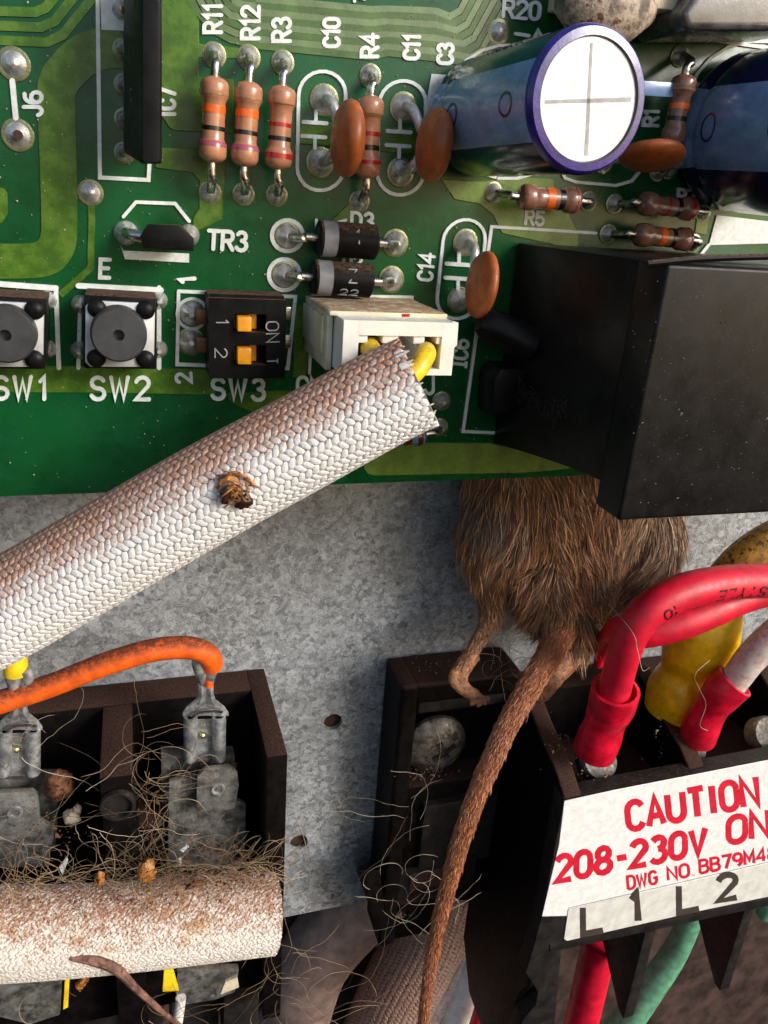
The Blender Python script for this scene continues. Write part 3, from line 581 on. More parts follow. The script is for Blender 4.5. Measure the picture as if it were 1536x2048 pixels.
# push buttons
def tact(label, dx, dy=0):
    root = thing('push_button', label, 'push button', V(240+dx, 665+dy), 'small square push buttons')
    P = lambda a, b, h: V(a+dx, b+dy, h)
    q0 = [P(168, 588, .8), P(313, 596, .8), P(312, 738, .8), P(167, 736, .8)]
    part('housing', MB().prism([(p.x, p.z) for p in q0], 0, .84), MT['blackdust'], root, bevel=.03)
    q = [(182, 601), (302, 607), (310, 618), (308, 725), (298, 734), (180, 734), (170, 724), (171, 612)]
    q = [P(a, b, .9) for a, b in q]; cp_ = part('cover_plate', MB().prism([(p.x, p.z) for p in q], .82, .9), MT['plate'], root, bevel=.012)
    for a, b in ((194, 617), (291, 620), (291, 718), (193, 716)):
        c = P(a, b, .9); part('rivet', MB().lathe(c+Vector((0, .02, 0)), c+Vector((0, -.1, 0)), [(0, .145), (.5, .14), (.85, .1), (1, .04)], 16), MT['black'], cp_)
    c = P(238, 664, .9); d = P(241, 668, .9)
    part('button', MB().lathe(c, Vector((c.x, -1.2, c.z)), [(0, .42), (.85, .415), (1, .385), (1.0, .085), (.5, .08)], 40, True, True), MT['button'], root, sharp=30)
    for a, b in ((317, 600), (317, 698), (162, 608), (160, 700)): solder(root, (a+dx, b+dy), .15, False, .28)
tact('square push button above printed SW2, scratched round cap', 0)
tact('square push button above printed SW1, cut off by the left edge', -222, 0)
# slide switch block
dp = thing('slide_switch', 'black two-way switch block with orange sliders marked ON', 'switch', V(490, 670))
H = .85
dpx = lambda px, h=H: [(V(a, b, h).x, V(a, b, h).z) for a, b in px]
o0, o1, z0, z1 = V(417, 600, H).x, V(573, 600, H).x, V(490, 757, H).z, V(490, 598, H).z
sl0, sl1 = V(468, 650, H).x, V(533, 650, H).x
sa = (V(500, 665, H).z, V(500, 628, H).z); sb = (V(500, 730, H).z, V(500, 690, H).z)
b_ = MB(); b_.box(o0, sl0, z0, z1, .05, H); b_.box(sl1, o1, z0, z1, .05, H); b_.box(sl0, sl1, sa[1], z1, .05, H); b_.box(sl0, sl1, sb[1], sa[0], .05, H); b_.box(sl0, sl1, z0, sb[0], .05, H); b_.box(sl0, sl1, z0+.05, z1-.05, .05, .45)
part('housing', b_, MT['blackdust'], dp)
part('top_edge', MB().box(o0+.02, o1-.02, z1, z1+.05, .1, H-.12), MT['blackdust'], dp)
for s_, (a, b) in zip((0, 1), (sa, sb)):
    sp_ = part('slider', MB().box(sl0+.02, sl0+.4, a+.02, b-.02, .45, .62), MT['orangep'], dp, bevel=.02)
    part('slider_knob', MB().box(sl0+.04, sl0+.27, a+.03, b-.03, .6, .98), MT['orangep'], sp_, bevel=.03)
def dtxt(s, x, y, Hh, rot, w, wid=1.):
    b_ = MB(); lettering(b_, s, x, y, Hh, pm(H), w, rot, wid, e=.012); part('moulded_text', b_, MT['greyink'], dp)
dtxt('ON', 545, 664, 25, -88, 2.4, 1.15); dtxt('^', 545, 724, 20, -88, 2.4, 1.); dtxt('1', 445, 643, 24, -90, 2.4); dtxt('2', 442, 706, 24, -90, 2.4, 1.2)
for y in (634, 690):
    solder(dp, (382, y-7), .21, True, .2); part('lead', MB().pxprism([(392, y-17), (418, y-13), (418, y+17), (392, y+13)], .3, .2), mat('brown_pin', (.2, .1, .05), .45, .6), dp, bevel=.02)
    part('lead', MB().pxprism([(568, y-20), (583, y-20), (582, y+6), (568, y+6)], .3, .1), MT['lead'], dp, bevel=.02)
# wire connector
cn = thing('wire_connector', 'cream plug connector with yellow wires beside printed IC6', 'connector', V(720, 670))
HC = 2.35; f = lambda px, py, h: (V(px, py, h).x, V(px, py, h).z)
x0, z1c = f(688, 640, HC); x1, _ = f(914, 640, HC); _, z0c = f(690, 750, HC)
b_ = MB(); X0, X1, Z0, Z1 = x0-.12, x1+.02, z0c-.06, z1c+.07
b_.box(X0, X1, Z0, Z1, 0, .5); b_.box(X0, X0+.1, Z0, Z1, .5, 1.75); b_.box(X1-.1, X1, Z0, Z1, .5, 1.75); b_.box(X0, X1, Z1-.08, Z1, .5, 1.9); b_.box(X0, X1, Z0, Z0+.08, .5, 1.5)
part('header', b_, MT['cream'], cn, bevel=.03)
part('header_rib', MB().box(X0-.05, X0+.0, Z0+.25, Z1-.12, .05, 1.6), MT['cream'], cn, bevel=.02)
b_ = MB(); wx0 = f(716, 700, HC)[0]; wx1 = f(882, 700, HC)[0]; wz1 = f(800, 672, HC)[1]; wz0 = f(800, 738, HC)[1]
b_.box(x0, wx0, z0c, z1c, .5, HC); b_.box(wx1, x1, z0c, z1c, .5, HC); b_.box(wx0, wx1, wz1, z1c, .5, HC); b_.box(wx0, wx1, z0c, wz0, .5, HC); b_.box(wx0, wx1, wz0, wz1, .5, 1.5)
pl_ = part('plug', b_, MT['white'], cn)
for a, b in ((716, 736), (766, 798), (828, 850), (874, 884)):
    u0, u1 = f(a, 690, HC)[0], f(b, 690, HC)[0]; part('tooth', MB().box(u0, u1, f(800, 688, HC)[1], wz1+.002, 1.7, HC-.04), MT['white'], pl_, bevel=.01)
for a in (776, 836): part('rib', MB().box(f(a, 700, HC)[0], f(a+8, 700, HC)[0], wz0, wz1, 1.5, HC-.1), MT['white'], pl_)
part('corner_clip', MB().loft([ring([(905, 642, HC-.05), (917, 645, HC-.05), (914, 690, HC-.05), (905, 700, HC-.05)]), ring([(905, 642, .9), (917, 645, .9), (914, 690, .9), (905, 700, .9)])]), MT['white'], cn)
part('red_mark', MB().pxprism([(804, 628), (820, 628), (819, 634), (804, 634)], HC+.006, HC-.02), MT['b_red'], pl_)
cw = thing('yellow_wires', 'yellow wires running from the cream connector into the white sleeve', 'wire', V(845, 715, 2))
part('wire', MB().tube([V(850, 700, 1.3), V(852, 703, 2.2), V(850, 712, 2.8), V(828, 745, 3.0), V(780, 775, 3.0)], .155, 16), MT['yellow'], cw)
part('wire', MB().tube([V(742, 692, 1.2), V(740, 692, 1.9), V(746, 706, 2.4), V(790, 745, 2.8)], .16, 14), MT['yellow'], cw)
# relay
rl = thing('relay', 'large black box-shaped relay overhanging the board edge at right', 'relay', V(1100, 700))
RX0, RZ1 = V(1035, 485).x, V(1035, 485).z; RX0b, RZ0 = V(985, 885).x, V(985, 885).z
fx0, fz1 = V(1292, 527, 4.1).x, V(1292, 527, 4.1).z; fz0 = V(1200, 1040, 4.1).z
rim = [(RX0, RZ1), (9.6, RZ1+.15), (9.6, RZ0), (RX0b, RZ0)]
cx0, cz0 = V(1237, 1042, 4.12).x, V(1237, 1042, 4.12).z; cz1 = V(1290, 525, 4.12).z; bz1 = V(1212, 966, 3.4).z
bx = V(1212, 966, 3.4).x
def rr_(x, z0_, z1_, h): return [Vector((x, -h, z1_)), Vector((9.6, -h, z1_)), Vector((9.6, -h, z0_)), Vector((x, -h, z0_))]
part('base', MB().loft([rr_(RX0-.02, RZ0, RZ1, .05), rr_(RX0+(bx-RX0)*.3, RZ0+(bz1-RZ0)*.45, RZ1, 1.2), rr_(RX0+(bx-RX0)*.65, RZ0+(bz1-RZ0)*.8, RZ1, 2.3), rr_(bx, bz1, RZ1, 3.42)]), MT['relay'], rl, bevel=.04)
part('cover', MB().prism([(cx0, cz1), (9.62, cz1), (9.62, cz0), (cx0, cz0)], 3.4, 4.12), MT['relay'], rl, bevel=.06, seg=3)
rd = MB().loft([ring([(1300, 519, 4.16), (1440, 508, 4.16), (1560, 515, 4.16), (1560, 523, 4.16), (1440, 518, 4.16), (1300, 527, 4.16)]), ring([(1300, 519, 4.0), (1440, 508, 4.0), (1560, 515, 4.), (1560, 523, 4.0), (1440, 518, 4.0), (1300, 527, 4.0)])])
part('flash_ridge', MB().tube([V(1294, 528, 4.08), V(1370, 520, 4.1), V(1440, 516, 4.09), (V(1600, 512, 4.1))], .045, 8), MT['blackdust'], rl)
part('side_lug', MB().lathe(V(960, 640, .8), V(1060, 690, .9), [(0, .2), (.15, .3), (1, .34)], 20), MT['relay'], rl)
part('lower_lug', MB().pxprism([(1003, 738), (1060, 738), (1060, 800), (985, 835), (990, 760)], .8, .05), MT['relay'], rl, bevel=.04)
dirt = thing('dark_lint_smear', 'fuzzy dark smear of lint on the shaded side of the relay', 'lint', V(1010, 720, 1))
b_ = MB()
for i in range(110):
    t = random.random(); h = .5+2.2*t; zz = RZ1-(2.2+.25*math.sin(3*t)+.35*random.random()); p = Vector((RX0-.03, -h, zz)); d = Vector((-random.random()*.12, random.uniform(-.25, .25), random.uniform(-.2, .2)))
    b_.tube([p, p+d*.6, p+d+Vector((0, 0, -.05))], .006, 3, False, k=1)
part('lint', b_, mat('dark_lint', (.022, .018, .016), .8), dirt, kind='stuff')
lp = thing('black_clamp', 'small curved black clip under the C14 disc capacitor', 'clip', V(985, 650))
part('clip', MB().tube([V(955, 655, .2), V(975, 640, .4), V(1000, 640, .5), V(1012, 655, .4)], [.12, .14, .12, .1], 12), MT['blackdust'], lp)
# parts at the top right
cr = thing('cream_terminal', 'dirty cream plastic terminal cut off by the top edge', 'connector', V(1180, -20))
part('housing', MB().prism([(V(1092, 30).x, V(1092, 8, .6).z), (V(1290, 20).x, V(1290, 28, .6).z), (V(1290, 20).x, 11.4), (V(1092, 30).x, 11.4)], 0, 1.1), MT['cream'], cr, bevel=.05)
part('blob', MB().lathe(V(1120, 0, 1), V(1300, 25, 1), [(0, .2), (.2, .45), (.5, .6), (.8, .45), (1, .2)], 20), mat('brown_potting', (.5, .4, .3), .5, var=.4, vs=3, bump=1., bs=6, col2=(.16, .07, .04), c2s=3), cr)
gb = thing('grey_block', 'glossy grey-black component at the top right corner', 'component', V(1450, 0))
part('body', MB().pxprism([(1362, 25), (1385, 0), (1400, -60), (1620, -60), (1620, 60), (1375, 60)], 1.5, .1), mat('grey_gloss', (.07, .065, .07), .25, var=.3, bump=.1, coat=.3), gb, bevel=.12, seg=4)
pp = thing('pale_strip', 'pale blue flat pin between the big capacitor and a brown resistor', 'pin', V(1310, 175))
part('strip', MB().loft([ring([(1270, 160, .5), (1350, 165, .5), (1348, 195, .5), (1270, 190, .5)]), ring([(1270, 160, .62), (1350, 165, .62), (1348, 195, .62), (1270, 190, .62)])]), MT['capstripe'], pp, bevel=.02)
# ================================================================ SLEEVES
def braided(label, axis, rad, rows, step, m, name='braided_sleeve', flat=1., amp=.02, jit=.06, cat='sleeve', amp2=0, part_name='braid', wires=()):
    """woven tube: every visible float of yarn is a small lozenge lying on the tube, herringbone-wise"""
    pts, rr = smooth([Vector(p) for p in axis], rad if hasattr(rad, '__len__') else [rad]*len(axis), 10)
    fr = frames(pts); S = [0.]
    for i in range(1, len(pts)): S.append(S[-1]+(pts[i]-pts[i-1]).length)
    P = np.array([f[0] for f in fr]); T = np.array([f[1] for f in fr]); A = np.array([f[2] for f in fr]); B = np.array([f[3] for f in fr]); S = np.array(S); R = np.array(rr)
    def itp(M_, s): return np.stack([np.interp(s, S, M_[:, k]) for k in range(3)], -1)
    def surf(s, th, e):
        p, a, b = itp(P, s), itp(A, s), itp(B, s); r = np.interp(s, S, R)+e
        return p+a*(r*np.cos(th))[..., None]+b*(r*flat*np.sin(th))[..., None], a*np.cos(th)[..., None]+b*np.sin(th)[..., None]
    root = thing(name, label, cat, pts[0])
    off = np.array(pts[0])
    def mk(nm, Vt, Fc, up, mt, sm=True):
        me = bpy.data.meshes.new(nm); me.from_pydata((Vt-off).tolist(), [], Fc); a_ = me.attributes.new('up', 'FLOAT', 'POINT'); a_.data.foreach_set('value', up.astype(np.float32))
        me.polygons.foreach_set('use_smooth', [True]*len(me.polygons)); me.materials.append(mt); o = bpy.data.objects.new(nm, me); COL.objects.link(o); o.parent = root; OFF[o.name] = Vector(pts[0]); return o
    # inner tube
    ns, na = max(12, int(S[-1]/.12)), 40
    s = np.linspace(0, S[-1], ns+1); th = np.linspace(0, 2*np.pi, na, endpoint=False); ss, tt = np.meshgrid(s, th, indexing='ij')
    v, nrm = surf(ss.ravel(), tt.ravel(), np.full(ss.size, -.004)); F_ = [(i*na+j, i*na+(j+1) % na, (i+1)*na+(j+1) % na, (i+1)*na+j) for i in range(ns) for j in range(na)]
    v2, n2 = surf(ss.ravel(), tt.ravel(), np.full(ss.size, -.09)); k = len(v)
    F_ += [(k+b, k+a, k+d, k+c) for a, b, c, d in F_]
    F_ += [(j, (j+1) % na, k+(j+1) % na, k+j) for j in range(na)]+[(ns*na+(j+1) % na, ns*na+j, k+ns*na+j, k+ns*na+(j+1) % na) for j in range(na)]
    mk('inner_tube', np.vstack([v, v2]), F_, np.concatenate([nrm[:, 2], nrm[:, 2]]), m)
    # yarn floats
    nu, nv = 7, 6; base = []; 
    for i in range(nu+1):
        q = i/nu*2-1; w = (1-abs(q)**2.6)**.5 if abs(q) < 1 else 0
        for j in range(nv): a = 2*math.pi*j/nv; base.append((q, w*math.cos(a), w*math.sin(a)))
    base = np.array(base); nb = len(base)
    bf = [(i*nv+j, i*nv+(j+1) % nv, (i+1)*nv+(j+1) % nv, (i+1)*nv+j) for i in range(nu) for j in range(nv)]
    n_s = int(S[-1]/step); allv = []; allu = []; allf = []; c = 0
    rm = float(R.mean()); pitch = 2*math.pi/rows; arcw = pitch*rm
    for j in range(rows):
        sg = 1 if j % 2 else -1
        for i in range(n_s):
            s0 = (i+.5+(.5 if j % 2 else 0)+random.uniform(-1, 1)*jit)*step; t0 = j*pitch+random.uniform(-1, 1)*jit*pitch
            if s0 > S[-1]-.02: continue
            ln = arcw*.86*random.uniform(.93, 1.07); wd = step*.55*random.uniform(.92, 1.05); ang = sg*math.radians(36+random.uniform(-5, 5))
            u = base[:, 0]*ln; w_ = base[:, 1]*wd; du = u*math.sin(abs(ang))*1.0-w_*math.cos(ang)*0
            ds = u*math.cos(ang)*.75-w_*math.sin(ang); dt = (u*math.sin(ang)*1.0+w_*math.cos(ang))/rm
            ee = base[:, 2]*amp+amp*.25*(1-base[:, 0]**2)
            vv, nn = surf(np.clip(s0+ds, 0, S[-1]), t0+dt, ee); allv.append(vv); allu.append(nn[:, 2]); allf += [tuple(x+c for x in f_) for f_ in bf]; c += nb
    o = mk(part_name, np.vstack(allv), allf, np.concatenate(allu), m); o['kind'] = 'stuff'
    # frayed threads at the cut end
    b_ = MB(); 
    for q in range(0 if 'stained' in name else 22):
        t = random.uniform(0, 2*math.pi); p, n_ = surf(np.array([S[-1]-.15]), np.array([t]), np.array([.0])); p = Vector(p[0]); n_ = Vector(n_[0]); d = Vector(T[-1])
        L_ = random.uniform(.02, .1); b_.tube([p, p+d*.1+n_*.01, p+d*(.12+L_)+n_*random.uniform(-.05, .03)], [.03, .024, .008], 4, k=1)
    part('frayed_thread', b_, MT['whitewire'] if name == 'braided_sleeve' else m, root, kind='stuff')
    return root, pts, surf, S
braid1, bp1, surf1, S1 = braided('long white braided sleeve with brown dust on top, crossing diagonally in front of the board', [V(-330, 1390, 1.2), V(-150, 1303, 1.4), V(20, 1215, 1.6), V(200, 1112, 1.9), V(420, 985, 2.3), V(600, 888, 2.6), V(750, 806, 2.85), V(838, 763, 3.0)], [.82, .815, .81, .79, .76, .73, .71, .69], 34, .12, MT['sleeve'])
lh = thing('insect_husk', 'crushed dark insect husk stuck on the middle of the white sleeve', 'insect remains', V(470, 985, 3.1))
def blobm(b_, c, r, sq=(1, 1, 1), n=10, amp=.25, seed=0):
    c = Vector(c); vs = []; k = 14
    for i in range(n+1):
        a = math.pi*i/n
        for j in range(k):
            d = Vector((math.sin(a)*math.cos(2*math.pi*j/k)*sq[0], math.sin(a)*math.sin(2*math.pi*j/k)*sq[1], math.cos(a)*sq[2]))
            vs.append(c+d*r*(1+amp*noise.noise(d*2.2+Vector((seed*7.1, seed, 3)))))
    fs = [(i*k+j, i*k+(j+1) % k, (i+1)*k+(j+1) % k, (i+1)*k+j) for i in range(n) for j in range(k)]
    b_.add(vs, fs)
b_ = MB(); blobm(b_, V(462, 975, 3.12), .2, (1, .4, 1.), seed=1, amp=.6); part('shell', b_, MT['rustbit'], lh)
b_ = MB(); blobm(b_, V(487, 1002, 3.2), .13, (1.1, .6, .8), seed=2, amp=.5); blobm(b_, V(450, 990, 3.22), .1, (.8, .5, 1.3), seed=3, amp=.5); part('head', b_, MT['darkbit'], lh)
b_ = MB()
for i in range(16):
    p = V(470+random.uniform(-25, 30), 980+random.uniform(-25, 25), 3.2); q = p+Vector((random.uniform(-.25, .3), -random.uniform(0, .1), random.uniform(-.2, .2))); b_.tube([p, (p+q)/2+Vector((0, -.07, .04)), q], .014, 5, k=3)
b_.tube([V(445, 955, 3.15), V(470, 945, 3.2), V(500, 962, 3.2), V(512, 985, 3.15), V(505, 1012, 3.1)], [.02, .03, .03, .02, .02], 6); part('leg', b_, MT['rustbit'], lh, kind='stuff')
# lower sleeve
def lower():
    ax = [V(-260, 1868, 1.1), V(-60, 1868, 1.1), V(120, 1862, 1.1), V(300, 1848, 1.1), V(430, 1836, 1.1), V(548, 1826, 1.1)]
    return braided('thick stained sleeve lying across the bottom left, brown lint along its top', ax, [.87, .87, .86, .86, .85, .83], 70, .055, MT['sleeve2'], 'stained_sleeve', 1., .01, .6)
low, lp1, surf2, S2 = lower()
b_ = MB(); blobm(b_, V(522, 1900, 1.85), .13, (.55, .4, 1.3), seed=5); 
hs_ = thing('brown_husk', 'glossy brown husk at the lower cut edge of the stained sleeve', 'husk', V(522, 1900, 1.8)); part('husk', b_, MT['rustbit'], hs_)
for k_, (x, y, r, sd, lb, mm) in enumerate(((392, 1768, .13, 6, 'dark red husk chip on top of the stained sleeve', 'seed'), (200, 1758, .12, 7, 'small amber crumb at the top edge of the stained sleeve, left', 'rustbit'), (292, 1742, .2, 8, 'upright orange shred on the top edge of the stained sleeve', 'rustbit'))):
    t_ = thing('debris_chip', lb, 'debris', V(x, y, 1.8)); b_ = MB(); blobm(b_, V(x, y, 1.75), r, (1.6 if k_ == 0 else .8, .5, .5 if k_ == 0 else 1.3), seed=sd, amp=.7); part('chip', b_, MT[mm], t_)
st = thing('dry_stalk', 'thin brown stalk hanging off the stained sleeve towards the bottom', 'stalk', V(250, 1930, 2.0))
part('stalk', MB().tube([V(140, 1915, 1.9), V(190, 1922, 2.0), V(235, 1940, 2.05), V(270, 1975, 2.05), V(320, 2020, 2.0), V(370, 2060, 2.0)], [.06, .1, .1, .075, .06, .05], 8), mat('stalk_skin', (.2, .1, .07), .6, var=.3, bump=.8, bs=12, col2=(.08, .02, .015), c2s=5), st)

# ================================================================ LEFT TERMINAL BLOCK
lt = thing('terminal_block', 'dusty dark brown terminal block at lower left with open bays', 'terminal block', V(400, 1500, -3.5))
zt = V(515, 1335, -3.5).z-.02
xs = lambda px, py=1560: V(px, py, 0).x
xr0, xr1 = xs(533, 1540), xs(575, 1532); xd0, xd1 = xs(200, 1585), xs(268, 1578)
zb = -14.0
part('right_wall', MB().box(xr0, xr1, zb, zt, -3.48, 0), MT['bake'], lt, bevel=.05)
part('divider', MB().box(xd0, xd1, zb, zt-.02, -3.3, -.05), MT['bake'], lt, bevel=.05)
part('divider', MB().box(xd0-5.2, xd1-5.2, zb, zt-.02, -3.3, -.05), MT['bake'], lt, bevel=.05)
part('back_wall', MB().box(-14, xr0+.01, zb, zt+.01, -3.47, -2.55), MT['bake'], lt, bevel=.05)
part('bay_floor', MB().box(-14, xr0-.01, zb+.4, zb+3.0, -2.6, -.7), MT['bake'], lt, bevel=.05)
part('step', MB().box(xd1+.002, xd1+.55, zb, V(300, 1640, -1.2).z, -2.6, -1.0), MT['bake'], lt, bevel=.04)
# hollow stub at the front of the divider
c = V(236, 1606, 0); b_ = MB(); b_.lathe(Vector((c.x, -.0, c.z)), Vector((c.x, -.14, c.z)), [(0, .36), (.9, .36), (1, .35), (1, .29), (.1, .28)], 28); part('stub', b_, MT['greyface'], lt, sharp=30)
# quick connect tabs
def bay(dx, dy, full=True):
    P = lambda a, b, h: V(a+dx, b+dy, h)
    br = thing('contact_plate', 'grimy grey contact plate in the right bay with a raised holed tab' if full else 'grimy contact plate with a slot in the left bay, cut off by the photo edge', 'metal plate', P(400, 1600, -1.2), 'contact plates')
    q = [(338, 1565), (392, 1552), (394, 1590), (470, 1600), (492, 1610), (490, 1735), (335, 1735)] if full else [(-60, 1590), (65, 1583), (76, 1592), (80, 1640), (110, 1660), (95, 1735), (-60, 1735)]
    part('plate', MB().prism([(P(a, b, -1.0).x, P(a, b, -1.0).z) for a, b in q], -1.15, -1.0), MT['oldmetal'], br, bevel=.03)
    part('plate_back', MB().prism([(P(a, b, -1.6).x, P(a, b, -1.6).z) for a, b in ([(322, 1512), (470, 1512), (475, 1700), (325, 1700)] if full else [(-60, 1560), (120, 1560), (110, 1700), (-60, 1700)])], -2.0, -1.6), MT['oldmetal'], br, bevel=.04)
    if full:
        t0 = MB().prism([(P(a, b, -.7).x, P(a, b, -.7).z) for a, b in [(394, 1555), (410, 1538), (458, 1533), (475, 1545), (478, 1572), (470, 1618), (392, 1625)]], -.82, -.7); part('holed_tab', t0, MT['oldmetal'], br, bevel=.03)
        c = P(436, 1578, -.7); part('slot', MB().lathe(c+Vector((0, .01, 0)), c+Vector((0, -.03, 0)), [(0, .17), (1, .15), (.9, .1), (.2, .09)], 18), MT['dullsteel'], br)
    else:
        c = P(30, 1624, -1.); part('slot', MB().lathe(c+Vector((0, .01, 0)), c+Vector((0, -.03, 0)), [(0, .17), (1, .15), (.9, .1), (.2, .09)], 18), MT['dullsteel'], br)
bay(0, 0); bay(0, 0, False)
def spade(label, dx, dy, h=-1.25, m1='dullsteel', yw=False):
    root = thing('spade_connector', label, 'spade connector', V(410+dx, 1430+dy, h), 'crimped spade connectors')
    P = lambda a, b, hh=0: V(a+dx, b+dy, h+hh)
    def roll(xc, sgn):
        b_ = MB(); vs = []; fs = []; n = 14; rw = .155
        for z_, y_ in ((0, 1432), (1, 1518)):
            c = P(xc, y_)
            for ro in (rw, rw-.045):
                for i in range(n+1):
                    a = math.radians(-60+300*i/n) if sgn > 0 else math.radians(240-300*i/n)
                    vs.append(c+Vector((ro*math.cos(a), -ro*math.sin(a)*1.05, 0)))
        m_ = n+1
        for i in range(n):
            for (a, b) in ((0, 2), (3, 1)): fs.append((a*m_+i, a*m_+i+1, b*m_+i+1, b*m_+i))
            fs.append((m_+i, m_+i+1, i+1, i)); fs.append((2*m_+i, 2*m_+i+1, 3*m_+i+1, 3*m_+i))
        b_.add(vs, fs); part('rolled_edge', b_, MT[m1], root)
    roll(381, 1); roll(438, -1)
    b_ = MB(); q = [P(368, 1440, -.13), P(452, 1436, -.13), P(448, 1520, -.13), P(372, 1522, -.13)]; b_.loft([q, [p+N3(.05) for p in q]]); bp_ = part('back_plate', b_, MT[m1], root)
    # neck from crimp to receptacle
    rings = []
    for y, w, hh, d in ((1366, 15, .02, .16), (1384, 15, .03, .17), (1398, 20, .0, .12), (1412, 38, -.02, .07), (1424, 46, -.02, .05), (1430, 46, -.02, .05)):
        c0 = P(411-w, y, hh); c1 = P(411+w, y, hh)
        rings.append([c0, c0+N3(d*.8), c0*.8+c1*.2+N3(d*1.2), c0*.5+c1*.5+N3(d*.5), c0*.2+c1*.8+N3(d*1.2), c1+N3(d*.8), c1, c0*.5+c1*.5+N3(-.03)])
    part('neck', MB().loft(rings), MT[m1], root, bevel=.01)
    part('bridge', MB().tube([P(384, 1432, .12), P(400, 1424, .17), P(430, 1421, .17), P(444, 1424, .12)], .045, 8, flat=.6), MT['steel'], root)
    for x0_, x1_ in ((404, 396), (420, 428)):
        b_ = MB(); b_.tube([P(x0_, 1310, .25), P(x1_, 1325, .2), P(x0_+(2 if x1_ > x0_ else -2), 1350, .18), P(x0_+2, 1368, .08)], [.12, .14, .12, .06], 10); part('crimp_wing', b_, MT[m1], root)
    part('barrel', MB().lathe(P(412, 1318, .0), P(412, 1360, .0), [(0, .2), (.1, .23), (.9, .2), (1, .14)], 18), MT[m1], root)
    c = P(405, 1470, -.02); part('dimple', MB().lathe(c, c+N3(.09), [(0, .085), (.6, .07), (1, .02)], 14), mat('brass_dimple', (.6, .5, .28), .3, 1., bump=.3) if 'brass_dimple' not in bpy.data.materials else bpy.data.materials['brass_dimple'], bp_)
spade('crimped tin spade connector holding the end of the orange wire', 0, 0)
spade('crimped spade connector under the dirty white sleeve at the left edge, on a yellow wire', -372, 28)
ow = thing('orange_wire', 'orange wire with sooty top running into the spade connector from the left', 'wire', V(200, 1350, -1))
part('insulation', MB().tube([V(-220, 1452, -1.2), V(-60, 1420, -1.1), V(20, 1398, -1.05), V(110, 1368, -1.0), V(200, 1332, -.95), V(290, 1304, -.9), V(350, 1295, -.9), V(392, 1298, -.9), V(418, 1312, -1.0), V(424, 1330, -1.15)], .245, 20), MT['orange'], ow)
part('bare_strands', MB().tube([V(420, 1330, -1.1), V(418, 1372, -1.1)], .1, 10), MT['orange'], ow)
yw = thing('yellow_wire', 'short bright yellow wire stub under the left end of the white sleeve', 'wire', V(30, 1330, -1))
part('insulation', MB().tube([V(20, 1240, -1.2), V(28, 1300, -1.1), V(32, 1346, -1.1)], .24, 18), MT['yellow'], yw)
# debris in the bays
sd = thing('seed_husk', 'round brown seed husk wedged beside the left spade connector', 'seed husk', V(117, 1572, -1)); b_ = MB(); blobm(b_, V(118, 1570, -1.), .36, (.85, .8, 1.05), seed=9, amp=.35); part('husk', b_, MT['seed'], sd)
sd = thing('pale_pellet', 'pale lumpy pellet in the dark bay left of the hollow stub', 'pellet', V(146, 1630, -.9)); b_ = MB(); blobm(b_, V(143, 1632, -.9), .2, (.9, .8, .95), seed=10, amp=.5); blobm(b_, V(155, 1617, -.85), .09, seed=4); part('pellet', b_, MT['pellet'], sd)
for i, (px, lb) in enumerate((([(118, 1735), (133, 1715), (136, 1722), (125, 1750)], 'white paint flake in the left bay just above the stained sleeve'), ([(360, 1700), (372, 1691), (378, 1694), (366, 1705)], 'upper of two tiny white flakes below the right contact plate'), ([(357, 1718), (364, 1716), (362, 1730), (359, 1731)], 'lower of two tiny white flakes below the right contact plate'))):
    t_ = thing('paint_flake', lb, 'paint flake', V(*px[0], .1)); part('flake', MB().pxprism(px, .1, .06), MT['flake'], t_)
# dirty pieces under the stained sleeve
ub = thing('lower_terminal_row', 'grimy dark terminal row half hidden under the stained sleeve', 'terminal row', V(250, 2000, -1.5))
for i, (a, b) in enumerate(((-40, 128), (150, 270), (278, 330), (345, 440), (450, 520))):
    part('rib' if i else 'end_rib', MB().pxprism([(a, 1930), (b, 1930), (b-4, 2090), (a-4, 2090)], -1.0-(i % 2)*.7, -3.), MT['greyface'], ub, bevel=.05)
part('metal_tab', MB().pxprism([(355, 1940), (478, 1940), (470, 1985), (430, 2000), (372, 2010), (352, 1990)], -.4, -.6), MT['oldmetal'], ub, bevel=.03)
part('metal_tab', MB().pxprism([(-20, 1940), (125, 1940), (120, 2030), (60, 2050), (-20, 2030)], -.4, -.6), MT['oldmetal'], ub, bevel=.03)
for i, (px, m_, lb) in enumerate((([(131, 1940), (140, 1940), (136, 2015), (126, 2020)], 'yellow', 'thin yellow strip hanging below the stained sleeve, left'), ([(328, 1940), (346, 1940), (358, 1982), (325, 1984)], 'yellow', 'short yellow tab below the middle of the stained sleeve'), ([(150, 1975), (165, 1958), (178, 1962), (160, 1985)], 'rustbit', 'orange crumb dangling below the stained sleeve'), ([(450, 1965), (475, 1955), (478, 1975), (440, 1990)], 'pellet', 'pale crust at the corner of the lower metal tab'))):
    t_ = thing('loose_scrap', lb, 'scrap', V(*px[0], .2)); part('scrap', MB().pxprism(px, .0, -.1), MT[m_], t_, bevel=.015)
t_ = thing('white_wire_end', 'white wire leaving the bottom edge beside the dry stalk', 'wire', V(355, 2020)); part('insulation', MB().tube([V(362, 1995, -.3), V(358, 2025, -.3), V(350, 2080, -.3)], .13, 12), MT['whitewire'], t_)

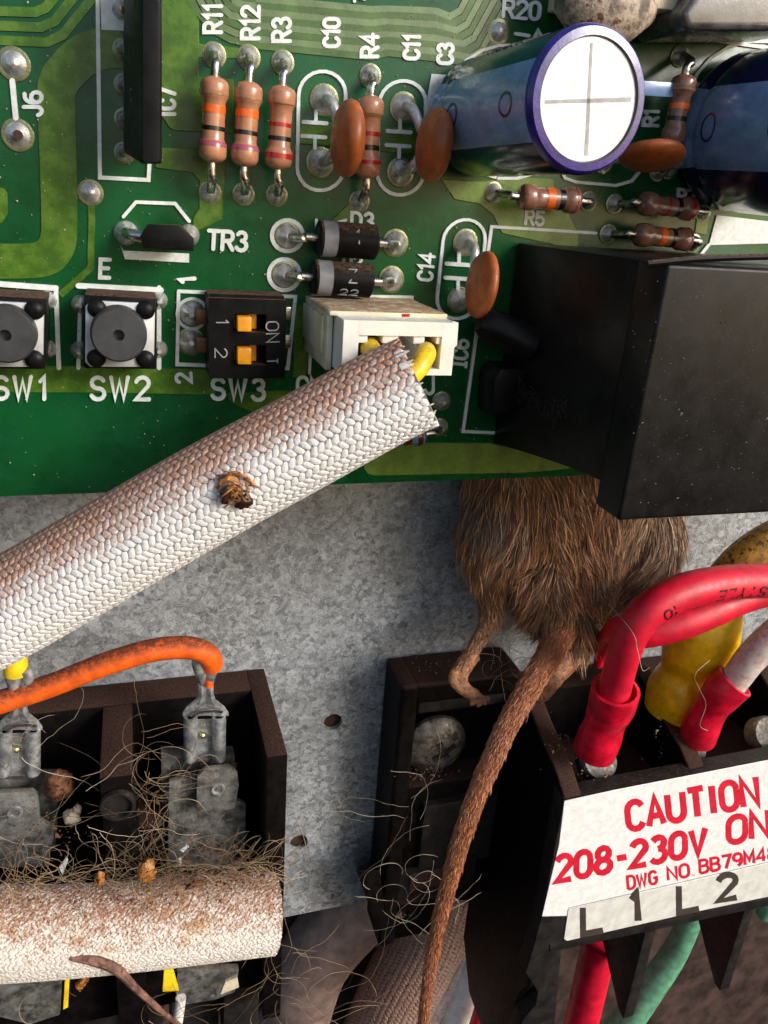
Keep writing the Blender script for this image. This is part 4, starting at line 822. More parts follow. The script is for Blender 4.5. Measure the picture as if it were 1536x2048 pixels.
# ================================================================ RIGHT TERMINAL BLOCK
HL = .8
rt = thing('power_terminal_block', 'large black power terminal block at lower right carrying the caution label', 'terminal block', V(1200, 1700, -3))
XL = V(1130, 1600, HL).x
def wall(x, w, prof, name, m='bake', bv=.07, dz=0):
    r0 = [Vector((x, -h, z+dz)) for h, z in prof]; r1 = [Vector((x+w, -h, z+dz)) for h, z in prof]
    return part(name, MB().loft([r0, r1]), MT[m], rt, bevel=bv, seg=3)
zf = V(1130, 1600, HL).z
goose = [(.78, zf), (.45, zf+.22), (.1, zf+.45), (-.45, zf+.62), (-1.1, zf+.9), (-1.8, zf+1.25), (-2.4, zf+1.3), (-3.3, zf+1.1)]
wall(XL, .5, goose+[(-3.3, -16.8), (-2.4, -18.3), (-1.4, -18.5), (-.2, -18.0), (.3, -17.), (.42, -16.2), (.3, -15.4), (.5, -14.6), (.78, -14.0)], 'end_wall')
X2 = V(1385, 1560, HL).x; X3 = X2+(X2-XL)*1.0+.15
for X_ in (X2, X3, X3+2.9): wall(X_, .5, goose+[(-3.3, zf-5), (.78, zf-5)], 'divider')
part('back_wall', MB().box(XL+.5, 16, -15, zf+.9, -3.4, -2.4), MT['bake'], rt, bevel=.05)
part('bay_floor', MB().box(XL+.5, 16, -12, zf-.9, -2.4, .5), MT['bake'], rt, bevel=.05)
for x_, nm in ((V(1215, 1545, .2).x, 1), (V(1405, 1490, .2).x, 2), (V(1560, 1480, .2).x, 3)):
    c = Vector((x_, -.1, zf+.12)); part('contact_tongue', MB().lathe(c+Vector((0, .6, -.25)), c+Vector((0, .25, .05)), [(0, .5), (.8, .52), (1, .46)], 24), MT['oldmetal'], rt)
# front plate, label rail and feet
LBL = [(1128, 1600), (1180, 1587), (1400, 1546), (1640, 1500)]
pl = [(1128, 1600), (1640, 1500), (1640, 1785), (1340, 1842), (1124, 1888), (1118, 1960), (1106, 2090), (1030, 2090), (1046, 2040), (1072, 2010), (1076, 1985), (1052, 1945), (1066, 1900), (1084, 1832)]
part('front_plate', MB().pxprism(pl, HL, HL-.5), MT['greyface'], rt, bevel=.03)
for fx in ((1290, 1869, 1328, 1861, 1262, 2036, 1240, 2038, 1150, 1908), (1494, 1822-14, 1530, 1798, 1462, 1978, 1440, 1986, 1345, 1866)):
    a = V(fx[0], fx[1], HL-.05); b = V(fx[4]-10, fx[5], HL-.05); c_ = V(fx[6]-14, fx[7]-14, HL-.45); d = V(fx[8], fx[9] if len(fx) > 9 else 1908, HL-.6)
    d.y = a.y; P_ = [a, b, c_, Vector((a.x-.0, 1.6, a.z-.1))]
    prof = [a, b, Vector((a.x, b.y+.25, b.z)), Vector((a.x, 2.0, a.z-1.)), Vector((a.x, 2.4, a.z-.15))]
    for q in prof: q.x = a.x
    part('foot_fin', MB().loft([prof, [q+Vector((.36, 0, .02)) for q in prof]]), MT['greyface'], rt, bevel=.03)
part('label_rail', MB().pxprism([(1100, 1890), (1545, 1795), (1545, 1785), (1640, 1765), (1640, 1790), (1545, 1810), (1100, 1905)], HL+.03, HL-.45), MT['greyface'], rt, bevel=.02)
lb_ = thing('caution_label', 'white caution label with red 208-230V lettering on the black terminal block', 'label', V(1300, 1700, HL))
part('sticker', MB().pxprism([(1129, 1602), (1230, 1580), (1400, 1547), (1640, 1500), (1640, 1735), (1450, 1770), (1136, 1832), (1084, 1833), (1100, 1765), (1118, 1690)], HL+.014, HL-.002), MT['label'], lb_, bevel=.006, seg=1)
def ltxt(s, x0, y0, x1, y1, Hh, w, m, e=.024, wid=None, sh=.16, nm='printed_text', rnd=False, par=None):
    tot = sum(ADV.get(c, 8.2) for c in s)-2.2; Lp = math.hypot(x1-x0, y1-y0); rot = math.degrees(math.atan2(-(y1-y0), x1-x0)); wd = Lp/(tot*Hh/10)
    b_ = MB(); lettering(b_, s, x0, y0, Hh, pm(HL+.014), w, rot, wd, shear=sh/wd*1.0, e=.006, rnd=rnd, center=False); part(nm, b_, MT[m], par or lb_)
ltxt('CAUTION', 1260, 1660, 1520, 1607, 54, 12.5, 'redink', sh=.1)
ltxt('208-230V', 1118, 1762, 1415, 1704, 48, 12, 'redink', sh=.2)
ltxt('ONLY', 1462, 1686, 1628, 1652, 50, 12, 'redink', sh=.2)
ltxt('DWG', 1258, 1778, 1315, 1766, 25, 5.6, 'redink', sh=.12); ltxt('NO.', 1338, 1760, 1390, 1750, 25, 5.6, 'redink', sh=.12); ltxt('BB79M4830', 1402, 1746, 1600, 1708, 25, 5.6, 'redink', sh=.12)
b_ = MB(); ribbon(b_, [(1137, 1816), (1350, 1767), (1640, 1700)], 1.6, pm(HL+.014), 0, .005, False); part('printed_line', b_, MT['greyink'], lb_)
mk_ = thing('marker_strip', 'cream marker strip with black L 1 L 2 characters along the terminal block', 'label', V(1300, 1830, HL))
part('strip', MB().pxprism([(1137, 1819), (1350, 1770), (1640, 1703), (1640, 1772), (1400, 1822), (1134, 1882), (1128, 1878)], HL+.034, HL-.002), mat('cream_strip', (.66, .66, .61), .42, var=.06, bump=.1), mk_, bevel=.006, seg=1)
def mtxt(s, x, y, Hh, w, wid):
    b_ = MB(); lettering(b_, s, x, y, Hh, pm(HL+.034), w, 11, wid, shear=.12, e=.006, rnd=False, center=True); part('printed_text', b_, MT['blackink'], mk_)
mtxt('L', 1185, 1838, 52, 12, 1.5); mtxt('1', 1270, 1815, 54, 14, 1.1); mtxt('L', 1377, 1795, 52, 12, 1.5); mtxt('2', 1454, 1774, 48, 12, 1.3); mtxt('G', 1560, 1750, 48, 12, 1.3)
# mounting ear with screw
er = thing('mounting_ear', 'black recessed mounting ear of the terminal block, brown dust on its ledges', 'bracket', V(850, 1500, -3))
ex0 = V(770, 1315, -3.5).x; ezt = V(770, 1312, -3.5).z; EH = -2.0
part('left_rail', MB().box(ex0, ex0+.5, -14.9, ezt, -3.45, EH), MT['bake'], er, bevel=.16, seg=4)
part('top_rail', MB().box(ex0+.4, XL, ezt-.62, ezt-.01, -3.45, EH-.02), MT['bake'], er, bevel=.12, seg=4)
part('back_plate', MB().box(ex0+.4, XL, -14.5, ezt-.6, -3.45, -3.1), MT['bake'], er)
part('recess_lip', MB().box(ex0+.62, XL, ezt-1.15, ezt-.66, -3.1, -2.3), MT['greyface'], er, bevel=.1, seg=3)
zc = V(800, 1545, -2.9).z; part('crossbar', MB().box(ex0+.55, XL, zc-3.0, zc, -3.2, EH-.25), MT['bake'], er, bevel=.06)
part('front_tile', MB().box(ex0+1.0, XL-.2, zc-2.9, zc-.55, -3.0, EH-.02), MT['greyface'], er, bevel=.08)
part('lower_tile', MB().box(ex0+.45, XL-.3, zc-4.6, zc-3.05, -3.2, EH-.55), MT['greyface'], er, bevel=.06)
part('slot', MB().box(ex0+1.0, ex0+2.0, zc-4.2, zc-3.5, -2.6, EH-.5), MT['hole'], er, bevel=.05)
zl = V(760, 1812, -2.4).z; part('ledge', MB().box(ex0+.5, ex0+2.3, zl-1.4, zl, -3.2, EH-.3), MT['bake'], er, bevel=.06)
part('foot', MB().loft([ring([(712, 1740, EH), (760, 1740, EH), (775, 1880, EH), (745, 1830, EH)]), ring([(712, 1740, -3.4), (760, 1740, -3.4), (775, 1880, -3.4), (745, 1830, -3.4)])]), MT['bake'], er, bevel=.03)
sc_ = thing('screw', 'domed cross-head screw, grimy, in the recess of the mounting ear', 'screw', V(870, 1470, -2.7))
c = V(868, 1484, -2.7); top = c+Vector((0, -.42, 0)); 
b_ = MB(); b_.lathe(c, top, [(0, .9), (.3, .9), (.5, .84), (.68, .7), (.82, .54), (.92, .36), (.98, .18), (1, .05)], 40)
hd_ = part('head', b_, mat('grimy_screw', (.16, .14, .12), .42, .6, var=.35, vs=2.5, bump=.5, bs=9, col2=(.06, .045, .035), c2s=3), sc_, sharp=60)
b_ = MB()
for a, w_ in ((.5, .13), (.5+math.pi/2, .13)):
    d = Vector((math.cos(a), 0, math.sin(a))); p_ = Vector((-d.z, 0, d.x)); o = c+Vector((.16, 0, -.1))+N3(.12)
    b_.loft([[o-d*.3-p_*w_*.6, o+d*.3-p_*w_*.6, o+d*.3+p_*w_*.6, o-d*.3+p_*w_*.6], [o-d*.5-p_*w_+N3(.5), o+d*.5-p_*w_+N3(.5), o+d*.5+p_*w_+N3(.5), o-d*.5+p_*w_+N3(.5)]])
ct = part('cutter', b_, MT['darkbit'], sc_)
md = hd_.modifiers.new('b', 'BOOLEAN'); md.object = ct; md.operation = 'DIFFERENCE'; md.solver = 'EXACT'; md.use_self = True
nm_ = bpy.data.meshes.new_from_object(hd_.evaluated_get(bpy.context.evaluated_depsgraph_get())); hd_.modifiers.clear(); hd_.data = nm_; bpy.data.objects.remove(ct)
nm_.set_sharp_from_angle(angle=math.radians(35))
# ================================================================ POWER WIRES
def ferrule(label, pts, r, m, wire_m, wire_pts, wr, name='crimp_terminal', grp=None, lip=True):
    root = thing(name, label, 'crimp terminal', V(*pts[0]), grp)
    P = [V(*p) for p in pts]; P, R = smooth(P, r, 6); fr = frames(P); rings = []
    for i, ((p, t, a, b), q) in enumerate(zip(fr, R)):
        sq = 1-.16*math.exp(-((i/len(P)-.42)/.14)**2)
        rings.append([p+a*(q*math.cos(u)*(1.04 if sq < .95 else 1))+b*(q*sq*math.sin(u)) for u in np.linspace(0, 2*math.pi, 28, endpoint=False)])
    if lip:
        p, t, a, b = fr[-1]; q = R[-1]
        rings.append([p+t*.02+a*(q*.86*math.cos(u))+b*(q*.86*math.sin(u)) for u in np.linspace(0, 2*math.pi, 28, endpoint=False)])
        p, t, a, b = fr[-3]; rings.append([p+a*(q*.8*math.cos(u))+b*(q*.8*math.sin(u)) for u in np.linspace(0, 2*math.pi, 28, endpoint=False)])
    part('insulating_barrel', MB().loft(rings), MT[m], root)
    w = thing(wire_m[0], wire_m[1], 'wire', V(*wire_pts[0])); part('insulation', MB().tube([V(*p) for p in wire_pts], wr, 26, k=8), MT[wire_m[2]], w)
    return root
ferrule('red crimp sleeve on the thick red wire, left of the three terminals', [(1188, 1502, .3), (1198, 1476, .38), (1212, 1440, .5), (1224, 1408, .6), (1232, 1378, .7)], [.52, .54, .5, .56, .56], 'redt',
    ('red_wire', 'thick red wire arching up from the left red crimp, printed STYLE', 'red'), [(1212, 1440, .5), (1228, 1385, .7), (1244, 1320, .9), (1266, 1262, 1.0), (1306, 1214, 1.05), (1370, 1182, 1.0), (1450, 1166, .9), (1530, 1162, .8), (1640, 1168, .7)], [.38, .37, .37, .38, .4, .41, .41, .4, .4], grp='red crimp sleeves')
ferrule('red crimp sleeve on the pinkish white wire, at the right edge', [(1395, 1475, -.1), (1404, 1448, .0), (1424, 1414, .1), (1446, 1384, .2), (1470, 1362, .3)], [.47, .49, .46, .5, .5], 'redt',
    ('white_wire', 'white wire stained pink leaving the right red crimp sleeve', 'pinkwire'), [(1440, 1400, .1), (1472, 1356, .3), (1506, 1312, .45), (1560, 1262, .6), (1640, 1200, .7)], [.35, .36, .38, .4, .4], grp='red crimp sleeves')
ferrule('bulging yellow crimp sleeve behind the red wire', [(1352, 1412, -1.2), (1360, 1380, -1.15), (1376, 1340, -1.1), (1392, 1300, -1.05), (1412, 1258, -1.), (1432, 1200, -1.)], [.86, .88, .74, .92, .9, .7], 'yellowt',
    ('ochre_wire', 'blackened yellow wire behind the red wire at the right edge', 'ochre'), [(1400, 1240, -1.), (1440, 1175, -1.), (1490, 1120, -.9), (1560, 1075, -.8), (1660, 1040, -.8)], [.4, .5, .52, .52, .5], lip=False)
w2 = thing('red_wire', 'second red wire passing behind and under the printed one', 'wire', V(1400, 1240, .3))
part('insulation', MB().tube([V(1196, 1330, -1.3), V(1212, 1290, -1.0), V(1240, 1262, -.2), V(1290, 1262, .35), V(1360, 1244, .55), V(1430, 1218, .55), V(1500, 1192, .5), V(1640, 1160, .4)], [.12, .25, .36, .4, .42, .4, .36, .36], 24, k=8), MT['red'], w2)
rwp = [V(1266, 1262, 1.0), V(1306, 1214, 1.05), V(1370, 1182, 1.0), V(1450, 1166, .9), V(1530, 1162, .8)]
rq, _ = smooth(rwp, [1]*5, 10); rf = frames(rq); rs = [0.]
for i in range(1, len(rq)): rs.append(rs[-1]+(rq[i]-rq[i-1]).length)
def wm(u, v, e):
    u = rs[-1]-u; i = min(len(rs)-2, max(0, int(np.searchsorted(rs, u))-1)); k_ = (u-rs[i])/(rs[i+1]-rs[i]); p = rq[i].lerp(rq[i+1], k_); t = (rq[i+1]-rq[i]).normalized()
    n_ = (Vector((0, -1, 0))-t*Vector((0, -1, 0)).dot(t)).normalized(); b__ = t.cross(n_); b__ = b__ if b__.z > 0 else -b__; a = v/.4+.15
    return p+n_*((.405+e)*math.cos(a))+b__*((.405+e)*math.sin(a))
b_ = MB(); lettering(b_, 'STYLE', .35, 0, .26, wm, .035, 0, 1.25, e=.012, center=False, sp=1.2); ro_ = [o for o in bpy.data.objects if o.get('label', '').endswith('printed STYLE')][0]; part('printed_text', b_, MT['darkredink'], ro_)
b_ = MB(); lettering(b_, '10', 2.9, 0, .26, wm, .035, 0, 1.1, e=.012, center=False); part('printed_number', b_, MT['darkredink'], ro_)
# things seen below the block
for nm, lb, pts, r, m_ in (
    ('red_wire', 'red wire rising behind the left foot of the terminal block, bottom', [V(1200, 1880, -1.2), V(1180, 1970, -1.2), V(1150, 2100, -1.2)], .55, 'red'),
    ('red_wire', 'dark red wire peeping out at the very bottom left of the block', [V(990, 1950, -3.4), V(965, 2020, -3.4), V(940, 2100, -3.4)], .3, 'red'),
    ('green_wire', 'pale green wire crossing behind the fins of the terminal block', [V(1400, 1790, -1.6), V(1352, 1900, -1.6), V(1290, 1990, -1.6), V(1200, 2120, -1.6)], [.36, .42, .5, .55], 'green'),
    ('green_wire', 'short pale green wire end at the right edge beside the marker strip', [V(1528, 1830, -1.), V(1545, 1800, -1.), V(1600, 1780, -1.)], .3, 'green'),
    ('white_wire', 'cream wire beside the brown sleeve at the bottom edge', [V(985, 1850, -4.6), V(940, 1960, -4.6), V(880, 2120, -4.6)], .55, 'whitewire'),
    ('grey_wire', 'dirty pale wire between the brown sleeve and the cream wire', [V(960, 1850, -4.9), V(905, 1950, -4.9), V(830, 2110, -4.9)], .35, 'pinkwire'),
    ('brown_conduit', 'smooth mauve brown conduit curving behind the lower edge of the sheet', [V(800, 1740, -6.2), V(700, 1830, -6.2), V(620, 1935, -6.3), V(570, 2110, -6.3)], 1.35, 'mauve')):
    w_ = thing(nm, lb, 'conduit' if 'conduit' in nm else 'wire', pts[0]); part('insulation', MB().tube(pts, r, 24, k=6), MT[m_], w_)
braided('brown dusty braided sleeve behind the tail at the bottom edge', [V(905, 1740, -5.6), V(862, 1860, -5.6), V(800, 1980, -5.6), V(740, 2120, -5.6)], 1.45, 44, .17, MT['sleeve3'], 'dusty_sleeve', 1., .03)
# ================================================================ MOUSE
def grow_body(chains, voxel):
    b_ = MB()
    for pts, rad, fl in chains: b_.tube([V(*p) for p in pts], rad, 20, True, fl, 6)
    me = bpy.data.meshes.new('body'); me.from_pydata(b_.v, [], b_.f)
    bm = bmesh.new(); bm.from_mesh(me); bmesh.ops.recalc_face_normals(bm, faces=bm.faces); bm.to_mesh(me); bm.free()
    o = bpy.data.objects.new('body', me); COL.objects.link(o)
    md = o.modifiers.new('r', 'REMESH'); md.mode = 'VOXEL'; md.voxel_size = voxel
    ms = o.modifiers.new('s', 'SMOOTH'); ms.iterations = 4; ms.factor = .5
    dg = bpy.context.evaluated_depsgraph_get(); out = bpy.data.meshes.new_from_object(o.evaluated_get(dg)); bpy.data.objects.remove(o); return out
TAIL = [(1150, 1225, -1.35), (1122, 1262, -.95), (1092, 1318, -.35), (1052, 1384, .2), (1012, 1455, .65), (985, 1515, .9), (955, 1585, 1.1), (925, 1670, 1.3), (898, 1765, 1.4), (875, 1860, 1.4), (856, 1960, 1.35), (842, 2080, 1.3)]
TAILR = [.46, .37, .3, .265, .24, .225, .21, .195, .175, .155, .13, .11]
LEG = [(985, 1140, -1.9), (984, 1200, -1.75), (972, 1252, -1.5), (945, 1300, -1.2), (915, 1345, -.9)]
FOOT = [(950, 1308, -1.1), (925, 1352, -.8), (934, 1378, -.65), (953, 1392, -.6)]
FOOT2 = [(912, 1342, -.85), (908, 1362, -.75), (928, 1382, -.65), (950, 1392, -.6)]
chains = [
 ([(1150, 760, -2.1), (1146, 900, -2.1), (1142, 1000, -2.1), (1142, 1080, -2.1), (1150, 1150, -2.0), (1160, 1215, -1.9), (1165, 1262, -1.8)], [2.3, 2.6, 2.75, 2.6, 1.95, 1.2, .5], .42),
 ([(1040, 820, -2.2), (1020, 940, -2.1), (1005, 1060, -1.95), (998, 1130, -1.9), (988, 1185, -1.8)], [.6, .85, 1.05, .8, .38], .9),
 ([(1270, 860, -2.2), (1286, 1000, -2.0), (1288, 1080, -1.9), (1280, 1150, -1.8), (1240, 1220, -1.6)], [.6, .85, .95, .85, .5], .9),
 ([(1060, 1120, -1.7), (1090, 1190, -1.5), (1120, 1240, -1.3)], [.8, .8, .6], .9),
 (LEG, [.55, .29, .2, .17, .165], 1.), (FOOT, [.17, .15, .14, .17], .8), (FOOT2, [.16, .13, .12, .14], .8),
 ([(1175, 1235, -1.7), (1150, 1300, -1.4), (1112, 1350, -1.), (1090, 1378, -.7), (1072, 1396, -.55)], [.55, .36, .27, .26, .2], .7),
 (TAIL, TAILR, 1.)]
for k_, (a, b) in enumerate(((-12, 15), (3, 18), (18, 13), (26, 1))):
    chains.append(([(946, 1388, -.6), (952+a*.6, 1394+b*.6, -.48), (954+a, 1396+b, -.38)], [.08, .062, .05], 1.))
mouse = thing('mouse', 'dead brown mouse hanging head up behind the board, tail dangling over the terminal block', 'mouse', V(1150, 1200, -2))
bme = grow_body(chains, .04)
off = np.array(mouse.location); nv_ = len(bme.vertices); co = np.empty(nv_*3, np.float32); bme.vertices.foreach_get('co', co); co = co.reshape(-1, 3)
nr_ = np.empty(nv_*3, np.float32); bme.vertices.foreach_get('normal', nr_); nr_ = nr_.reshape(-1, 3)
bme.vertices.foreach_set('co', (co-off).astype(np.float32).ravel()); bme.materials.clear(); bme.materials.append(MT['skin']); bme.polygons.foreach_set('use_smooth', [True]*len(bme.polygons))
bo = bpy.data.objects.new('body', bme); COL.objects.link(bo); bo.parent = mouse; OFF[bo.name] = mouse.location.copy()
# fur -----------------------------------------------------------------------
seg = []   # start, end, kind
def addseg(ch, kind):
    P = [V(*p) for p in ch]
    for a, b in zip(P[:-1], P[1:]): seg.append((np.array(a), np.array(b), kind))
addseg([(1142, 900, -2.), (1142, 1040, -2.), (1150, 1150, -1.9), (1155, 1230, -1.7)], 0); addseg([(1010, 960, -2.0), (1000, 1080, -1.95), (990, 1170, -1.8)], 0); addseg([(1290, 940, -2.), (1290, 1080, -1.9), (1262, 1190, -1.7)], 0)
addseg(LEG[1:], 1); addseg(FOOT, 3); addseg(FOOT2, 3); addseg([(1150, 1300, -1.4), (1072, 1396, -.55)], 3); addseg(TAIL[1:], 2)
tri = np.array([[p.vertices[0], p.vertices[k], p.vertices[k+1]] for p in bme.polygons for k in range(1, len(p.vertices)-1)])
A_, B_, C_ = co[tri[:, 0]], co[tri[:, 1]], co[tri[:, 2]]; fn = np.cross(B_-A_, C_-A_); ar = np.linalg.norm(fn, axis=1)/2; fnu = fn/(2*ar[:, None]+1e-12)
mid = (A_+B_+C_)/3
sd_ = np.full(len(mid), 1e9); sk = np.zeros(len(mid), int); stn = np.zeros((len(mid), 3))
for a, b, k in seg:
    d = b-a; t = np.clip(((mid-a)@d)/(d@d), 0, 1); q = a+t[:, None]*d; r_ = np.linalg.norm(mid-q, axis=1)/(2.2 if k == 0 else 1.); hit = r_ < sd_
    sd_[hit] = r_[hit]; sk[hit] = k; stn[hit] = d/np.linalg.norm(d)
wgt = ar*np.array([1., 3.0, 2.4, .9])[sk]*np.where(fnu[:, 1] < .35, 1., .12)*np.where(mid[:, 2] > 2.2, .0, 1.)
def fur(count, lens, width, seedn, name, tipmix):
    r = np.random.default_rng(seedn); idx = r.choice(len(tri), count, p=wgt/wgt.sum()); u = r.random((count, 2)); f_ = u.sum(1) > 1; u[f_] = 1-u[f_]
    p = A_[idx]+u[:, :1]*(B_[idx]-A_[idx])+u[:, 1:]*(C_[idx]-A_[idx]); n = fnu[idx]; k = sk[idx]; t = stn[idx].copy()
    body = k == 0
    ph = np.sin(p[:, 0]*1.7+p[:, 2]*.9)*.35+np.sin(p[:, 0]*4.1-p[:, 2]*2.3)*.25
    t[body, 0] += (ph+.12*(p[:, 0]-4.5)*-.3)[body]; t[body] += r.normal(0, .16, (body.sum(), 3)); t[~body] += r.normal(0, .1, ((~body).sum(), 3))
    t -= n*(t*n).sum(1)[:, None]; t /= np.linalg.norm(t, axis=1)[:, None]+1e-9
    L = lens[k]*r.uniform(.6, 1.25, count); lift = np.array([.22, .16, .34, .15])[k]*r.uniform(.5, 1.7, count)
    side = np.cross(t, n)*r.choice([-1, 1], count)[:, None]
    ns = 5; S_ = np.linspace(0, 1, ns); pts = np.empty((count, ns, 3))
    for i, s in enumerate(S_):
        pts[:, i] = p+t*(L*s)[:, None]+n*(lift*L*(s-.45*s*s*1.0))[:, None]+side*(L*.09*s*s)[:, None]+np.array([0, 0, -1])*(L*.06*s*s)[:, None]
    # clumps
    kc = max(50, count//24); ci = r.choice(count, kc, replace=False); cp = p[ci]; near = np.empty(count, int)
    for s0 in range(0, count, 4000): near[s0:s0+4000] = ((p[s0:s0+4000, None]-cp[None])**2).sum(2).argmin(1)
    cl = ci[near]; w = np.array([.55, .3, .15, .2])[k]
    for i, s in enumerate(S_): pts[:, i] += (pts[cl, i]-pts[:, i])*(w*s**1.5)[:, None]
    wd = width[k]*r.uniform(.6, 1.3, count); view = p-CAM0; view /= np.linalg.norm(view, axis=1)[:, None]
    rd = r.normal(0, 1, (count, 3)); prof = np.array([.8, 1, .85, .55, .08])
    vs = np.empty((count, ns, 2, 3))
    for i in range(ns):
        tt = pts[:, min(i+1, ns-1)]-pts[:, max(i-1, 0)]; sd2 = np.cross(tt, rd); sd2 /= np.linalg.norm(sd2, axis=1)[:, None]+1e-9
        vs[:, i, 0] = pts[:, i]+sd2*(wd*prof[i])[:, None]; vs[:, i, 1] = pts[:, i]-sd2*(wd*prof[i])[:, None]
    base = np.arange(count)[:, None]*ns*2; q = []
    for i in range(ns-1): q.append(np.stack([base[:, 0]+2*i, base[:, 0]+2*i+1, base[:, 0]+2*i+3, base[:, 0]+2*i+2], 1))
    q = np.concatenate(q); me = bpy.data.meshes.new(name); nvv = count*ns*2
    me.vertices.add(nvv); me.vertices.foreach_set('co', (vs.reshape(-1, 3)-off).astype(np.float32).ravel())
    me.loops.add(len(q)*4); me.loops.foreach_set('vertex_index', q.ravel().astype(np.int32)); me.polygons.add(len(q)); me.polygons.foreach_set('loop_start', (np.arange(len(q))*4).astype(np.int32))
    me.polygons.foreach_set('use_smooth', np.ones(len(q), bool)); me.update(calc_edges=True)
    # hair colour: agouti bands, paler flank on the right, rusty where stained
    g = r.random(count); cr_ = np.array([[.05, .025, .014]])*(.5+g[:, None]*.9); ct = np.array([[.37, .185, .092]])*(.45+g[:, None]*1.1)*tipmix
    if True: cr_ = cr_*np.where(r.random(count) < .35, .45, 1.)[:, None]
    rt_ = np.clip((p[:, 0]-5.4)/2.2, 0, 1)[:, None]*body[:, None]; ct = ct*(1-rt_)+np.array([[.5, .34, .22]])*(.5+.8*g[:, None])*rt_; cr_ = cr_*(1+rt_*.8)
    grey = ((np.sin(p[:, 0]*2.1+1)+np.sin(p[:, 2]*1.7+p[:, 0]))*.25+r.random(count)*.7 > .95)[:, None]*body[:, None]; ct = np.where(grey, ct.mean(1, keepdims=True)*np.array([[.9, .85, .85]]), ct)
    st_ = np.exp(-(((p-np.array(V(1215, 1235, -1.6)))**2).sum(1))/.35)[:, None]; ct = ct*(1-st_)+np.array([[.5, .2, .03]])*st_
    tl = (k == 2)[:, None]; ct = np.where(tl, np.array([[.58, .26, .13]])*(.45+g[:, None]), ct); cr_ = np.where(tl, np.array([[.34, .1, .045]]), cr_)
    lg = ((k == 1) | (k == 3))[:, None]; ct = np.where(lg, np.array([[.55, .27, .13]])*(.6+.8*g[:, None]), ct)
    colr = np.empty((count, ns, 2, 4)); colr[..., 3] = 1
    for i, s in enumerate(S_): colr[:, i, :, :3] = (cr_*(1-s**.8)+ct*s**.8)[:, None, :]
    at = me.color_attributes.new('tint', 'FLOAT_COLOR', 'POINT'); at.data.foreach_set('color', np.clip(colr, 0, 1).astype(np.float32).ravel())
    me.materials.append(MT['fur']); o = bpy.data.objects.new(name, me); COL.objects.link(o); o.parent = mouse; o['kind'] = 'stuff'; return o
fur(85000, np.array([.56, .13, .12, .06]), np.array([.0085, .007, .006, .005]), 3, 'fur', 1.05)
fur(9000, np.array([.9, .2, .22, .08]), np.array([.009, .007, .006, .005]), 5, 'guard_hair', 1.35)
# ================================================================ LOOSE FIBRES AND GRIT
def tangle(name, label, centers, n, r=.008, m='fiber', L=(1.0, 3.2), curl=.55, sd=1):
    R_ = random.Random(sd); b_ = MB()
    for _ in range(n):
        cx, cy, h, sx, sy, shh = R_.choice(centers); p = V(cx+R_.gauss(0, sx), cy+R_.gauss(0, sy), h+R_.uniform(-shh, shh))
        d = Vector((R_.gauss(0, 1), R_.gauss(0, .25), R_.gauss(0, 1))).normalized(); ln = R_.uniform(*L); k = int(ln/.13)+3; w = Vector((R_.gauss(0, .3), R_.gauss(0, 1), R_.gauss(0, .3)))*curl; pts = [p]
        for i in range(k):
            w += Vector((R_.gauss(0, .3), R_.gauss(0, .8), R_.gauss(0, .3)))*curl*.5; w *= .93; d = (d+d.cross(w)*.3+Vector((R_.gauss(0, .16), 0, R_.gauss(0, .16)))).normalized(); d.y *= .8; pts.append(pts[-1]+d*.13)
        rr = r*R_.uniform(.6, 1.4); b_.tube(pts, [rr]*(len(pts)-1)+[rr*.3], 3, False, k=1)
    t_ = thing(name, label, 'fibres', V(*centers[0][:3])); part('fibres', b_, MT[m], t_, kind='stuff'); return t_
tangle('fibre_tangle', 'nest of tangled tan fibres over the divider and right bay of the left block', [(308, 1600, -.1, 26, 60, .25), (320, 1690, .1, 28, 40, .3), (380, 1720, .3, 60, 22, .3), (300, 1560, -.1, 20, 25, .2)], 55, .005, 'fiber', (.8, 2.8), sd=2)
tangle('fibre_tangle', 'thin pale hairs over the left spade connector and plate', [(60, 1490, -.6, 40, 50, .3), (95, 1620, -.3, 60, 60, .3), (30, 1700, .4, 60, 40, .3), (170, 1700, .3, 70, 30, .2)], 20, .0045, 'fiberw', (1., 3.), .4, sd=3)
tangle('fibre_tangle', 'loose pale curls of hair between the tail and the mounting ear', [(830, 1660, .3, 20, 60, .5), (840, 1760, .5, 22, 45, .4), (850, 1860, .6, 20, 30, .3)], 18, .005, 'fiberw', (1.0, 3.0), .6, sd=4)
tangle('fibre_tangle', 'loose fibres trailing from the cut right end of the stained sleeve', [(575, 1880, .8, 18, 50, .5), (585, 1960, .5, 25, 40, .5), (610, 2000, .5, 30, 25, .5)], 24, .005, 'fiber', (1.2, 3.4), .5, sd=5)
tangle('fibre_tangle', 'brown lint caught along the top edge of the stained sleeve', [(420, 1745, 1.4, 60, 9, .2), (290, 1752, 1.5, 50, 8, .2), (480, 1735, 1.2, 45, 6, .2), (90, 1762, 1.5, 70, 6, .2)], 300, .0055, 'fiber', (.3, 1.1), .7, sd=6)
tangle('fibre_tangle', 'dark fibres below the stained sleeve at the bottom left', [(60, 1990, .1, 60, 30, .3), (300, 1990, .2, 90, 30, .3), (430, 2000, .2, 60, 25, .3)], 16, .005, 'fiber', (1., 2.6), .5, sd=8)
tangle('fibre_tangle', 'wisps of lint by the mouse foot on top of the mounting ear', [(1010, 1340, -.9, 22, 14, .2), (1030, 1320, -1., 15, 10, .2)], 16, .005, 'fiber', (.4, 1.2), .7, sd=9)
